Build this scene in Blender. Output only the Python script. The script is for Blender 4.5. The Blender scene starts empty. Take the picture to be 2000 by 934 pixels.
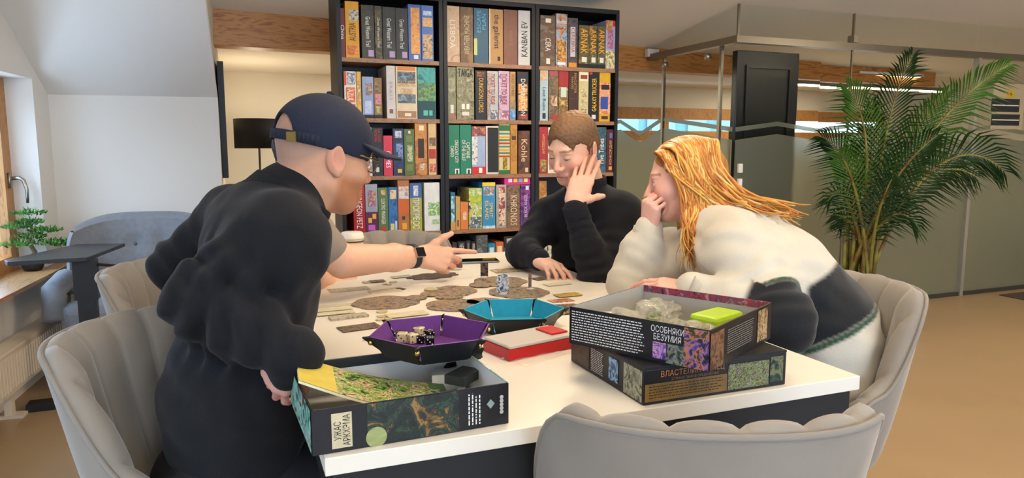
import bpy, bmesh, math, random
import numpy as np
from mathutils import Vector, Matrix, Euler
SC = bpy.context.scene
COL = SC.collection
random.seed(7)
R = math.radians
# ------------------------------------------------------------------ camera
YAW, HORIZON, FPX, CAMH = R(21.5), 285.0, 1400.0, 1.2
PITCH = math.atan((467 - HORIZON) / FPX)
cd = bpy.data.cameras.new('camera'); cam = bpy.data.objects.new('camera', cd); COL.objects.link(cam)
cd.sensor_width = 36; cd.lens = FPX / 2000 * 36; cd.clip_start = .05
cam.location = (0, 0, CAMH); cam.rotation_euler = (math.pi / 2 - PITCH, 0, -YAW)
SC.camera = cam
# ------------------------------------------------------------------ world, lights, exposure
W = bpy.data.worlds.new('world'); SC.world = W; W.use_nodes = True
W.node_tree.nodes['Background'].inputs[0].default_value = (.50, .71, 1.0, 1)
W.node_tree.nodes['Background'].inputs[1].default_value = 10.0
SC.view_settings.view_transform = 'Standard'; SC.view_settings.look = 'None'
SC.view_settings.gamma = 1; SC.view_settings.exposure = -0.12
SC.view_settings.use_curve_mapping = False
def area_light(name, loc, size, power, col, rot=(0, 0, 0), sizey=None):
    l = bpy.data.lights.new(name, 'AREA'); l.energy = power; l.color = col; l.size = size
    if sizey: l.shape = 'RECTANGLE'; l.size_y = sizey
    o = bpy.data.objects.new(name, l); o.location = loc; o.rotation_euler = rot; COL.objects.link(o); return o
WARM = (1.0, .84, .64)
CEIL0, CEILS = 2.03, .14           # ceiling height at the beam, rise per metre towards the camera
def ceil_z(y): return CEIL0 + CEILS * (5.0 - y)
LAMPS = [(.75, 1.6, 11), (.3, -.6, 20), (2.6, 1.0, 20), (2.6, -1.2, 22), (5.0, 2.2, 32), (1.7, 3.0, 17)]  # the last one is added to brighten the bookcases
for lx, ly, lp in LAMPS:
    area_light('pendant_down_glow', (lx, ly, ceil_z(ly) - .27), .5, lp, WARM)
    area_light('added_up_glow', (lx, ly, ceil_z(ly) - .19), .5, lp * .4, WARM, (math.pi, 0, 0))  # upward light added to brighten the ceiling
# ------------------------------------------------------------------ helpers
FH = np.array([math.sin(YAW), math.cos(YAW), 0.]); FW = FH * math.cos(PITCH) + np.array([0, 0, -math.sin(PITCH)])
RT = np.array([math.cos(YAW), -math.sin(YAW), 0.]); UP = np.cross(RT, FW); CAMP = np.array([0, 0, CAMH])
def ray(u, v): return FW * FPX + RT * (u - 1000) + UP * (467 - v)
def at(u, v, **k):
    (a, w), = k.items(); d = ray(u, v); i = 'xyz'.index(a); return Vector(CAMP + d * (w - CAMP[i]) / d[i])
def dep(u, v, d):                     # point seen at (u,v), d metres of horizontal depth from the camera
    r = ray(u, v); return Vector(CAMP + r * d / (r @ FH))
def lin(c):
    if isinstance(c, str):
        c = c.lstrip('#'); c = tuple(int(c[i:i + 2], 16) / 255 for i in (0, 2, 4))
        return tuple((x / 12.92 if x < .04045 else ((x + .055) / 1.055) ** 2.4) for x in c)
    return tuple(c[:3])
MATS = {}
def mat(name, col, rough=.5, metal=0, vary=None, bump=None, sheen=0, spec=None, vcol=False, trans=0, ior=1.45, emit=None, coat=0, sss=0, alpha=1):
    if name in MATS: return MATS[name]
    m = bpy.data.materials.new(name); m.use_nodes = True; nt = m.node_tree; N = nt.nodes; L = nt.links
    b = N['Principled BSDF']; c = lin(col)
    b.inputs['Base Color'].default_value = (*c, 1); b.inputs['Roughness'].default_value = rough; b.inputs['Metallic'].default_value = metal
    if sheen: b.inputs['Sheen Weight'].default_value = sheen; b.inputs['Sheen Roughness'].default_value = .4
    if spec is not None: b.inputs['Specular IOR Level'].default_value = spec
    if trans: b.inputs['Transmission Weight'].default_value = trans
    b.inputs['IOR'].default_value = ior
    if coat: b.inputs['Coat Weight'].default_value = coat
    if sss: b.inputs['Subsurface Weight'].default_value = sss; b.inputs['Subsurface Radius'].default_value = (.01, .004, .002); b.inputs['Subsurface Scale'].default_value = 1
    if emit: b.inputs['Emission Color'].default_value = (*lin(emit[0]), 1); b.inputs['Emission Strength'].default_value = emit[1]
    if alpha < 1: b.inputs['Alpha'].default_value = alpha
    src = None
    tc = N.new('ShaderNodeTexCoord')
    if vcol:
        a = N.new('ShaderNodeVertexColor'); a.layer_name = 'Col'; src = a.outputs['Color']
        L.new(src, b.inputs['Base Color'])
    if vary:                            # (scale, amount[, second colour])
        nz = N.new('ShaderNodeTexNoise'); nz.inputs['Scale'].default_value = vary[0]; nz.inputs['Detail'].default_value = 5
        L.new(tc.outputs['Object'], nz.inputs['Vector'])
        mx = N.new('ShaderNodeMix'); mx.data_type = 'RGBA'
        c2 = lin(vary[2]) if len(vary) > 2 else tuple(x * (1 - vary[1]) for x in c)
        if src: 
            mx.blend_type = 'MULTIPLY'; L.new(src, mx.inputs[6]); mx.inputs[7].default_value = (1 - vary[1],) * 3 + (1,)
        else:
            mx.inputs[6].default_value = (*c, 1); mx.inputs[7].default_value = (*c2, 1)
        rp = N.new('ShaderNodeMapRange'); rp.inputs[1].default_value = .35; rp.inputs[2].default_value = .65
        L.new(nz.outputs['Fac'], rp.inputs[0]); L.new(rp.outputs[0], mx.inputs[0])
        L.new(mx.outputs[2], b.inputs['Base Color'])
    if bump:                            # (scale, strength[, kind])
        kind = bump[2] if len(bump) > 2 else 'noise'
        if kind == 'noise':
            t = N.new('ShaderNodeTexNoise'); t.inputs['Scale'].default_value = bump[0]; t.inputs['Detail'].default_value = 4; o = t.outputs['Fac']
        else:
            t = N.new('ShaderNodeTexWave'); t.inputs['Scale'].default_value = bump[0]; t.inputs['Distortion'].default_value = .6; o = t.outputs['Fac']
            if kind == 'wavez': t.bands_direction = 'Z'
        L.new(tc.outputs['Object'], t.inputs['Vector'])
        bp = N.new('ShaderNodeBump'); bp.inputs['Strength'].default_value = bump[1]; bp.inputs['Distance'].default_value = .004
        L.new(o, bp.inputs['Height']); L.new(bp.outputs['Normal'], b.inputs['Normal'])
    MATS[name] = m; return m
def art(name, cols, scale=14, seed=0., rough=.45, dist=1.5, stretch=(1, 1, 1)):
    """printed picture: a noise-warped ramp through a few ink colours"""
    if name in MATS: return MATS[name]
    m = bpy.data.materials.new(name); m.use_nodes = True; nt = m.node_tree; N = nt.nodes; L = nt.links
    b = N['Principled BSDF']; b.inputs['Roughness'].default_value = rough
    tc = N.new('ShaderNodeTexCoord'); mp = N.new('ShaderNodeMapping'); mp.inputs['Location'].default_value = (seed * 3.1, seed * 1.7, seed * 2.3); mp.inputs['Scale'].default_value = stretch
    L.new(tc.outputs['Object'], mp.inputs['Vector'])
    nz = N.new('ShaderNodeTexNoise'); nz.inputs['Scale'].default_value = scale; nz.inputs['Detail'].default_value = 8; nz.inputs['Roughness'].default_value = .62; nz.inputs['Distortion'].default_value = dist
    L.new(mp.outputs[0], nz.inputs['Vector'])
    r = N.new('ShaderNodeValToRGB'); e = r.color_ramp.elements
    n = len(cols)
    while len(e) < n: e.new(.5)
    for i, c in enumerate(cols): e[i].position = .37 + .26 * i / max(1, n - 1); e[i].color = (*lin(c), 1)
    L.new(nz.outputs['Fac'], r.inputs[0]); L.new(r.outputs[0], b.inputs['Base Color'])
    MATS[name] = m; return m
def wood(name, c1, c2, scale=3, axis=(1, 8, 8), rough=.45):
    if name in MATS: return MATS[name]
    m = art(name, [c2, c1, c1, c2], scale, 1.3, rough, 2.5, axis); return m

def link(o, parent=None):
    COL.objects.link(o)
    if parent is not None: o.parent = parent
    return o
def tag(o, label=None, cat=None, group=None, kind=None):
    if label: o['label'] = label
    if cat: o['category'] = cat
    if group: o['group'] = group
    if kind: o['kind'] = kind
    return o
def empty(name, loc=(0, 0, 0), rz=0, label=None, cat=None, group=None):
    o = bpy.data.objects.new(name, None); o.empty_display_size = .05; o.location = loc; o.rotation_euler = (0, 0, rz); COL.objects.link(o)
    return tag(o, label, cat, group)
class MB:
    def __init__(s): s.v = []; s.f = []; s.m = []; s.cur = 0
    def add(s, vs, fs):
        n = len(s.v); s.v += [tuple(p) for p in vs]; s.f += [tuple(i + n for i in f) for f in fs]; s.m += [s.cur] * len(fs); return s
    def box(s, a, b, M=None):
        x0, y0, z0 = a; x1, y1, z1 = b
        vs = [Vector(p) for p in ((x0, y0, z0), (x1, y0, z0), (x1, y1, z0), (x0, y1, z0), (x0, y0, z1), (x1, y0, z1), (x1, y1, z1), (x0, y1, z1))]
        if M is not None: vs = [M @ p for p in vs]
        return s.add(vs, [(0, 3, 2, 1), (4, 5, 6, 7), (0, 1, 5, 4), (1, 2, 6, 5), (2, 3, 7, 6), (3, 0, 4, 7)])
    def tube(s, pts, rad, n=10, caps=True, flat=1.0):
        pts = [Vector(p) for p in pts]; k = len(pts)
        if not hasattr(rad, '__len__'): rad = [rad] * k
        up = Vector((0, 0, 1)); T = []
        for i in range(k): T.append((pts[min(i + 1, k - 1)] - pts[max(i - 1, 0)]).normalized())
        if abs(T[0].dot(up)) > .95: up = Vector((1, 0, 0))
        a = T[0].cross(up).normalized(); vs = []
        for i in range(k):
            a = (a - T[i] * a.dot(T[i])).normalized(); b = T[i].cross(a)
            for j in range(n):
                t = 2 * math.pi * j / n; vs.append(pts[i] + a * math.cos(t) * rad[i] + b * math.sin(t) * rad[i] * flat)
        fs = [(i * n + j, i * n + (j + 1) % n, (i + 1) * n + (j + 1) % n, (i + 1) * n + j) for i in range(k - 1) for j in range(n)]
        if caps: fs += [tuple(reversed(range(n))), tuple(range((k - 1) * n, k * n))]
        return s.add(vs, fs)
    def lathe(s, prof, n=24, c=(0, 0, 0)):
        vs = []; k = len(prof)
        for r, z in prof:
            for j in range(n):
                t = 2 * math.pi * j / n; vs.append((c[0] + r * math.cos(t), c[1] + r * math.sin(t), c[2] + z))
        fs = [(i * n + j, i * n + (j + 1) % n, (i + 1) * n + (j + 1) % n, (i + 1) * n + j) for i in range(k - 1) for j in range(n)]
        if prof[0][0] > 1e-4: fs.append(tuple(reversed(range(n))))
        if prof[-1][0] > 1e-4: fs.append(tuple(range((k - 1) * n, k * n)))
        return s.add(vs, fs)
    def prism(s, out, z0, z1, M=None):
        n = len(out); vs = [Vector((x, y, z0)) for x, y in out] + [Vector((x, y, z1)) for x, y in out]
        if M is not None: vs = [M @ p for p in vs]
        return s.add(vs, [tuple(reversed(range(n))), tuple(range(n, 2 * n))] + [(i, (i + 1) % n, n + (i + 1) % n, n + i) for i in range(n)])
    def grid(s, fn, nu, nv, closeu=False):
        vs = [fn(i / (nu if closeu else nu - 1), j / (nv - 1)) for j in range(nv) for i in range(nu)]
        return s.add(vs, [(j * nu + i, j * nu + (i + 1) % nu, (j + 1) * nu + (i + 1) % nu, (j + 1) * nu + i) for j in range(nv - 1) for i in range(nu if closeu else nu - 1)])
    def mesh(s, name, mats, smooth=False, fix=True):
        me = bpy.data.meshes.new(name); me.from_pydata(s.v, [], s.f)
        for m in (mats if isinstance(mats, (list, tuple)) else [mats]): me.materials.append(m)
        me.polygons.foreach_set('material_index', s.m)
        if fix:
            bm = bmesh.new(); bm.from_mesh(me); bmesh.ops.recalc_face_normals(bm, faces=bm.faces); bm.to_mesh(me); bm.free()
        if smooth: me.polygons.foreach_set('use_smooth', [True] * len(me.polygons))
        me.update(); return me
    def build(s, name, mats, parent=None, smooth=False, loc=None, rot=None, bev=0, sub=0, solid=0, auto=0):
        o = bpy.data.objects.new(name, s.mesh(name, mats, smooth)); link(o, parent)
        if loc is not None: o.location = loc
        if rot is not None: o.rotation_euler = rot
        if solid: d = o.modifiers.new('solid', 'SOLIDIFY'); d.thickness = solid; d.offset = 0
        if bev: d = o.modifiers.new('bevel', 'BEVEL'); d.width = bev; d.segments = 2; d.limit_method = 'ANGLE'
        if sub: d = o.modifiers.new('sub', 'SUBSURF'); d.levels = sub; d.render_levels = sub
        return o
def boxo(name, a, b, m, parent=None, bev=0, loc=None, rot=None):
    return MB().box(a, b).build(name, m, parent, bev=bev, loc=loc, rot=rot)
def text_mesh(txt, m, length, maxh, align='CENTER'):
    cu = bpy.data.curves.new('txt', 'FONT'); cu.body = txt; cu.size = 1; cu.align_x = align; cu.align_y = 'CENTER'; cu.resolution_u = 2; cu.space_line = .9
    o = bpy.data.objects.new('txt', cu); me = bpy.data.meshes.new_from_object(o)
    bpy.data.objects.remove(o); bpy.data.curves.remove(cu)
    n = len(me.vertices)
    if n == 0: return None
    co = np.empty(n * 3); me.vertices.foreach_get('co', co); co = co.reshape(-1, 3)
    lo, hi = co.min(0), co.max(0); c = (lo + hi) / 2; w, h = (hi - lo)[:2]
    sx = length / w; sy = min(maxh / h, sx * 2.2); sx = min(sx, sy * 1.25)
    co = (co - c) * [sx, sy, 0]
    me.vertices.foreach_set('co', co.ravel()); me.materials.clear(); me.materials.append(m); me.update(); return me
def lettering(txt, m, length, maxh, M, parent, name='lettering'):
    """flat print: text laid in the XY plane of M (local to parent)"""
    me = text_mesh(txt, m, length, maxh)
    if me is None: return
    me.transform(M); o = bpy.data.objects.new(name, me); return link(o, parent)
# ================================================================== the room
M_white = mat('wall_paint', '#e9e4da', .85, bump=(90, .05))
M_cream = mat('warm_wall_paint', '#e6decb', .85, bump=(90, .05))
M_floor = mat('floor_vinyl', '#a88c68', .3, vary=(3, .06), bump=(6, .03))
M_beam = wood('pine_beam', '#cc8a46', '#a4622c', 2.2, (1, 6, 9))
M_pine = wood('pine_frame', '#c08a50', '#a06a34', 4, (6, 6, 1))
M_black = mat('black_metal', '#17181a', .45)
M_steel = mat('brushed_steel', '#a8a49a', .35, 1)
def struct(o): o['kind'] = 'structure'; return o
BY0, BS = 4.755, .0931                         # the beam's front face: y = BY0 + BS*x
def beam_y(x): return BY0 + BS * x
struct(boxo('floor', (-1.6, -3, -.05), (8.6, 8, 0), M_floor))
# ceiling: gently sloping over the room, lower and flatter behind the beam
m = MB(); ya, yb = -3, 4.95
m.add([(-1.6, ya, ceil_z(ya)), (8.6, ya, ceil_z(ya)), (8.6, 5.68, ceil_z(5.6)), (-.06, 4.87, ceil_z(4.87)), (-.06, 3.7, ceil_z(3.7)), (-1.6, 3.7, ceil_z(3.7))], [(0, 1, 2, 3, 4, 5)])
o = m.build('ceiling', mat('ceiling_paint', '#f4f0e6', .9)); d = o.modifiers.new('s', 'SOLIDIFY'); d.thickness = .05; d.offset = 1; struct(o)
m = MB(); m.add([(-.1, 4.8, 1.96), (8.6, 5.6, 1.96), (8.6, 7.1, 1.89), (-.1, 7.1, 1.89)], [(0, 1, 2, 3)])
o = m.build('ceiling_rear', M_white, solid=.04); struct(o)
# beam
L = 6.78; ang = math.atan(BS)
tag(boxo('ceiling_beam', (0, 0, 0), (L, .16, .29), M_beam, loc=(-.05, BY0, 1.80), rot=(0, 0, ang), bev=.004), 'long knotty pine beam under the ceiling behind the bookcases', 'beam')
# white alcove wall with dormer slope (the alcove is turned five degrees)
A = Vector((-.916, 4.74, 0)); B = Vector((-.04, 4.66, 0)); ZT = 1.49
wl = Vector((math.sin(R(5.5)), math.cos(R(5.5)), 0))        # along the window wall, away from the camera
m = MB(); m.add([A, B, B + Vector((0, 0, ZT)), A + Vector((0, 0, ZT))], [(0, 1, 2, 3)])
struct(m.build('wall_alcove', M_white, solid=.02))
S = .62                                                    # slope: rise over run
def slope_pt(P, run): return Vector((P.x, P.y, ZT)) - wl * run + Vector((0, 0, run * S))
def slope_x(P, run): q = slope_pt(P, run); return q
m = MB(); m.add([slope_pt(A, 0), slope_pt(B, 0), Vector((-.085, 3.5, ZT + S * 1.16)), slope_pt(A, 1.24)], [(0, 1, 2, 3)])
struct(m.build('ceiling_dormer', M_white, solid=.02))
# return wall that carries the picture: seen edge-on
m = MB(); m.add([(-.045, 4.655, 0), (-.035, 7.1, 0), (-.035, 7.1, 1.95), (-.045, 4.75, 2.06), (-.085, 3.5, ceil_z(3.5)), (-.085, 3.5, ZT + S * 1.16), (-.045, 4.655, ZT)], [(0, 1, 2, 3, 4, 5, 6)])
struct(m.build('wall_return', M_cream, solid=.012))
# window wall: plane through A along wl, opening between ya and yb (distance from A towards the camera)
Mw = Matrix.Translation(A) @ Matrix.Rotation(R(-5.5), 4, 'Z')    # local: x into the room, -y towards camera
def wbox(mb, a, b): return mb.box(a, b, Mw)
WIN = [(-.24, -2.3), (-2.9, -4.6), (-5.2, -6.9)]
ZS, ZW = .55, 1.55
TH = .22
m = MB(); ys = [0] + [v for w in WIN for v in w] + [-8.0]
for i in range(0, len(ys), 2): wbox(m, (-TH, ys[i + 1], 0), (0, ys[i], 3.2))
for w in WIN:
    wbox(m, (-TH, w[1], 0), (0, w[0], ZS - .02)); wbox(m, (-TH, w[1], ZW), (0, w[0], 3.2))
struct(m.build('wall_left', M_white))
m_glass = mat('window_glass', '#ffffff', .0, trans=1, ior=1.01, spec=.3)
for i, w in enumerate(WIN):
    wo = empty('window_%d' % (i + 1)); wo['kind'] = 'structure'
    m = MB(); fx0, fx1 = -TH + .02, -TH + .09; t = .075
    wbox(m, (fx0, w[1], ZS), (fx1, w[0], ZS + t)); wbox(m, (fx0, w[1], ZW - t), (fx1, w[0], ZW))
    n = 3
    for k in range(n + 1):
        yy = w[0] + (w[1] - w[0]) * k / n
        y0 = min(max(yy - .05, w[1]), w[0] - .1); wbox(m, (fx0, y0, ZS + t), (fx1, y0 + .1, ZW - t))
    m.build('window_frame', M_pine, wo)
    g = MB(); wbox(g, (fx0 + .03, w[1] + .01, ZS + .03), (fx0 + .036, w[0] - .01, ZW - .03)); g.build('pane', m_glass, wo)
    s = MB(); wbox(s, (fx1, w[1], ZS - .02), (.0, w[0], ZS)); wbox(s, (.0, w[1], ZS - .02), (.09, 0 if i == 0 else w[0], ZS)); s.build('window_sill', wood('oak_sill', '#b98a58', '#9a6c3e', 3, (8, 1, 8)), wo)
    h = MB(); y = w[0] - .05; hz = 1.03
    wbox(h, (fx1, y - .014, hz - .05), (fx1 + .012, y + .014, hz + .03))
    pts = [Mw @ Vector(p) for p in ((fx1 + .012, y, hz), (fx1 + .05, y, hz + .004), (fx1 + .068, y, hz - .01), (fx1 + .08, y, hz - .06), (fx1 + .078, y, hz - .13))]
    h.tube(pts, [.010, .010, .010, .009, .007], 8); h.build('window_handle', M_steel, wo, smooth=True)
# facade across the street, seen through the windows
m = MB(); m.box((-9.2, -12, -6), (-9, 22, 2.3)); fac = m.build('facade_across', mat('facade_plaster', '#4c6070', .9)); tag(fac, 'pale blue grey plastered building across the street beyond the window', 'building')
for k in range(9):
    for z in (-1.9, .4):
        boxo('window', (-9.0, -10 + k * 3.4, z), (-8.94, -8.4 + k * 3.4, z + 1.5), mat('dark_pane', '#2c363c', .2), fac)
# remaining walls (behind the camera, right, rear)
def wallq(name, pts, mt):
    m = MB(); m.add(pts, [tuple(range(len(pts)))]); return struct(m.build(name, mt, solid=.02))
wallq('wall_right', [(8.6, -3, 0), (8.6, 7.1, 0), (8.6, 7.1, 3.2), (8.6, -3, 3.2)], M_cream)
m = MB()
for a, b in (((-1.9, -3.05, 0), (8.6, -3, .5)), ((-1.9, -3.05, 1.9), (8.6, -3, 3.2)), ((-1.9, -3.05, .5), (-.9, -3, 1.9)), ((1.4, -3.05, .5), (2.0, -3, 1.9)), ((4.4, -3.05, .5), (8.6, -3, 1.9))): m.box(a, b)
struct(m.build('wall_front', M_white))
# rear wall with a ribbon window
m = MB(); RX0, RX1, RZ0, RZ1 = 3.2, 7.9, 1.27, 1.63
for a, b in (((-.1, 7.1, 0), (8.6, 7.2, RZ0)), ((-.1, 7.1, RZ1), (8.6, 7.2, 2.1)), ((-.1, 7.1, RZ0), (RX0, 7.2, RZ1)), ((RX1, 7.1, RZ0), (8.6, 7.2, RZ1))): m.box(a, b)
struct(m.build('wall_rear', M_cream))
wo = empty('window_4'); wo['kind'] = 'structure'
m = MB(); m.box((RX0, 7.08, RZ1 - .13), (RX1, 7.15, RZ1)); m.box((RX0, 7.08, RZ0), (RX1, 7.15, RZ0 + .1))
for k in range(4): x = RX0 + (RX1 - RX0 - .08) * k / 3; m.box((x, 7.08, RZ0 + .1), (x + .08, 7.15, RZ1 - .13))
m.build('window_frame', M_pine, wo); boxo('pane', (RX0, 7.12, RZ0 + .08), (RX1, 7.126, RZ1 - .1), m_glass, wo)
fb = MB().box((-2, 16, -6), (14, 16.2, 4)).build('facade_behind', mat('facade_plaster_green', '#4a6866', .9)); tag(fb, 'pale green building outside the narrow ribbon window', 'building')
for k in range(14): boxo('window', (-1.5 + k * 1.1, 15.94, .6), (-.8 + k * 1.1, 16, 2.6), mat('facade_white', '#5e7478', .6), fb)
# ceiling lamps out of view, hung as pendants to brighten the ceiling
LAMPTXT = ['above the table', 'over the floor between table and window wall', 'over the floor on the woman\'s side of the table', 'over the open floor far from the table', 'before the glass room', 'before the bookcases, added to brighten them']
for i, (lx, ly, lp) in enumerate(LAMPS):
    e = empty('unseen_pendant', (lx, ly, ceil_z(ly)), 0, 'unseen flat square lamp hung for added uplight ' + LAMPTXT[i], 'lamp', 'unseen pendant lamps under the ceiling')
    for k, (p, q) in enumerate((((-.29, -.29), (.29, -.26)), ((-.29, .26), (.29, .29)), ((-.29, -.26), (-.26, .26)), ((.26, -.26), (.29, .26)))): boxo('lamp_frame', (*p, -.26), (*q, -.2), mat('lamp_white', '#eeeeee', .5), e)
    boxo('diffuser', (-.26, -.26, -.255), (.26, .26, -.205), mat('lamp_diffuser', '#fff2dd', .5, emit=('#ffd9a0', 3)), e)
    for sx in (-1, 1): MB().tube([(sx * .2, 0, -.2), (sx * .2, 0, .02)], .002, 6).build('suspension_wire', M_steel, e)
# ================================================================== glass meeting room
GX, GY, GZ = 3.17, 3.98, 1.875
M_clear = mat('clear_glass', '#eef6f0', .02, trans=1, ior=1.02, spec=.4)
M_frost = mat('frosted_glass', '#a8ad9a', .5, trans=.75, ior=1.12)
M_rail = mat('rail_aluminium', '#8d887c', .38, .9)
gr = empty('glass_partition', (0, 0, 0), 0, 'glass meeting room partition with frosted lower half and zigzag band', 'partition')
boxo('top_rail', (GX - .03, GY - .03, GZ), (8.58, GY + .03, GZ + .045), M_rail, gr)
boxo('top_rail', (GX - .03, GY + .031, GZ), (GX + .03, beam_y(GX) - .004, GZ + .045), M_rail, gr)
boxo('floor_rail', (GX - .02, GY - .02, 0), (8.58, GY + .02, .03), mat('dark_rail', '#3a3a34', .5), gr)
boxo('floor_rail', (GX - .02, GY + .021, 0), (GX + .02, 6.9, .03), MATS['dark_rail'], gr)
# zigzag heights (z of the frosted edge) along the front (x) and side (y)
def zig(P0, P1, n0, period, lo, hi, nm, along):
    n = 0; a = P0
    pts = []; s = P0; k = n0
    while s < P1 - 1e-3: pts.append((s, lo if k % 2 else hi)); s += period; k += 1
    pts.append((P1, lo if k % 2 else hi)); return pts
def glass_sheet(s0, s1, zz, side, nm):
    """one pane from s0 to s1: frosted below the zigzag, a frosted band above a clear gap, clear to the rail"""
    def P(s, z, o): return (GX + o, s, z) if side else (s, GY + o, z)
    def zat(s):
        for (a, za), (b, zb) in zip(zz, zz[1:]):
            if a <= s <= b: return za + (zb - za) * (s - a) / max(1e-6, b - a)
        return zz[-1][1]
    knots = [s0] + [a for a, _ in zz if s0 < a < s1] + [s1]
    root = None
    for (nm2, f0, f1, mt) in (('frosted_pane', lambda s: .03, lambda s: zat(s), M_frost), ('zigzag_band', lambda s: zat(s) + .055, lambda s: zat(s) + .085, M_frost)):
        m = MB()
        for a, b in zip(knots, knots[1:]):
            q = [P(a, f0(a), -.004), P(b, f0(b), -.004), P(b, f1(b), -.004), P(a, f1(a), -.004), P(a, f0(a), .004), P(b, f0(b), .004), P(b, f1(b), .004), P(a, f1(a), .004)]
            m.add(q, [(0, 1, 2, 3), (7, 6, 5, 4), (3, 2, 6, 7), (0, 4, 5, 1)])
        o = m.build(nm2, mt, gr)
    for (nm2, f0, f1) in (('clear_pane', lambda s: zat(s) + .001, lambda s: zat(s) + .054), ('clear_pane', lambda s: zat(s) + .086, lambda s: GZ)):
        m = MB()
        for a, b in zip(knots, knots[1:]):
            m.add([P(a, f0(a), 0), P(b, f0(b), 0), P(b, f1(b), 0), P(a, f1(a), 0)], [(0, 1, 2, 3)])
        m.build(nm2, M_clear, gr)
zlo = at(1442, 274, y=GY).z; zhi = at(1520, 262, y=GY).z
zf = zig(GX, 8.58, 1, .36, zlo, zhi, 'f', False)
yk = at(1294, 245, x=GX).y; yl = at(1250, 279, x=GX).y
zs = [(GY, zlo), (yk, at(1294, 250, x=GX).z), (yl, at(1250, 279, x=GX).z), (2 * yl - yk, at(1294, 250, x=GX).z), (6.9, at(1250, 279, x=GX).z)]
xs = [GX + .01, 4.17, 5.44, 6.9, 8.57]
for a, b in zip(xs, xs[1:]): glass_sheet(a + .004, b - .004, zf, False, 'front')
ysd = [GY + .02, at(1406, 200, x=GX).y, yk, 6.9]
for a, b in zip(ysd, ysd[1:]): glass_sheet(a + .004, b - .004, zs, True, 'side')
# upper panes to the ceiling
for a, b in zip(xs, xs[1:]): 
    m = MB(); m.add([(a + .004, GY, GZ + .045), (b - .004, GY, GZ + .045), (b - .004, GY, ceil_z(GY)), (a + .004, GY, ceil_z(GY))], [(0, 1, 2, 3)]); m.build('upper_pane', M_clear, gr)
m = MB(); m.add([(GX, GY, GZ + .045), (GX, 5.02, GZ + .045), (GX, 5.02, ceil_z(5.02)), (GX, GY, ceil_z(GY))], [(0, 1, 2, 3)]); m.build('upper_pane', M_clear, gr)
# posts, door profile, clamps, switches
for x in (4.17,): boxo('joint_profile', (x - .006, GY - .008, GZ + .045), (x + .006, GY + .008, ceil_z(GY)), M_rail, gr); 
boxo('joint_profile', (GX - .007, GY - .007, GZ + .045), (GX + .007, GY + .007, ceil_z(GY)), M_rail, gr)
boxo('joint_profile', (4.165, GY - .006, .03), (4.175, GY + .006, GZ), M_rail, gr)
boxo('door_profile', (5.43, GY - .03, .0), (5.465, GY + .012, GZ), mat('pale_aluminium', '#b9b6aa', .4, .6), gr)
for y in (at(1406, 200, x=GX).y, yk): boxo('joint_profile', (GX - .01, y - .012, .03), (GX + .01, y + .012, GZ), M_rail, gr)
boxo('glass_clamp', (4.15, GY - .03, GZ + .05), (4.19, GY + .03, GZ + .1), M_steel, gr)
for k in range(2): boxo('wall_switch', (GX + .03, GY - .03, 1.02 - k * .1), (GX + .06, GY - .012, 1.08 - k * .1), mat('switch_white', '#e8e6e0', .4), gr)
for y in (at(1389, 115, x=GX).y, at(1305, 135, x=GX).y): MB().lathe([(.0, -.02), (.022, -.02), (.022, .02), (0, .02)], 14).build('rail_roller', M_steel, gr, True, (GX - .03, y, GZ - .06), (0, math.pi / 2, 0))
boxo('rail_bracket', (GX - .05, 5.0, 1.9), (GX + .05, 5.04, 1.96), mat('switch_white', '#e8e6e0'), gr)
# stickers on the glass
st = empty('warning_sign', (0, 0, 0), 0, 'white notice with two dark bars and a yellow warning triangle stuck on glass', 'sign')
s0 = at(1934, 252, y=GY - .008); s1 = at(2003, 165, y=GY - .008)
boxo('sheet', (s0.x, GY - .009, s0.z), (s1.x, GY - .006, s1.z), mat('sticker_film', '#b9ab8c', .5), st)
for (v0, v1) in ((218, 194), (245, 224)):
    a = at(1935, v0, y=GY - .01); b = at(1992, v1, y=GY - .01); boxo('dark_bar', (a.x, GY - .011, a.z), (b.x, GY - .0095, b.z), mat('sticker_dark', '#252a2c', .4), st)
    c = (a.z + b.z) / 2; boxo('white_line', (a.x + .01, GY - .012, c - .004), (b.x - .01, GY - .0111, c + .004), mat('sticker_white', '#e4e4e0', .5), st)
a = at(1961, 190, y=GY); b = at(1981, 190, y=GY); c = at(1973, 172, y=GY)
m = MB(); m.add([(p.x, GY - .012, p.z) for p in (a, b, c)] + [(p.x, GY - .0095, p.z) for p in (a, b, c)], [(0, 1, 2), (5, 4, 3), (0, 3, 4, 1), (1, 4, 5, 2), (2, 5, 3, 0)]); m.build('warning_triangle', mat('warning_yellow', '#d8b020', .5), st)
q = (a + b + c) / 3; m = MB(); m.add([(q.x + dx, GY - .0125, q.z + dz) for dx, dz in ((.005, .03), (-.012, -.002), (0, 0), (-.006, -.028), (.013, .006), (.0, .004))], [(0, 1, 2, 3, 4, 5)]); m.build('lightning_bolt', M_black, st)
# thin black sliding door panel inside
c0 = at(1439, 90, y=GY + .1); c1 = at(1562, 90, y=GY + .1)
wd = boxo('door_panel', (c0.x + .01, GY + .1, 0), (c1.x, GY + .16, 1.845), mat('black_lacquer', '#15171a', .35), bev=.004); tag(wd, 'tall thin black sliding door panel standing behind the glass corner', 'door_panel')
x0, x1 = c0.x + .08, c1.x - .07
m = MB()
for a, b in (((x0, GY + .088, .12), (x0 + .02, GY + .099, 1.75)), ((x1 - .02, GY + .088, .12), (x1, GY + .099, 1.75)), ((x0 + .02, GY + .088, 1.73), (x1 - .02, GY + .099, 1.75)), ((x0 + .02, GY + .088, .12), (x1 - .02, GY + .099, .14))): m.box(a, b)
m.build('door_moulding', mat('black_moulding', '#1d1f22', .3), wd)
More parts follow.
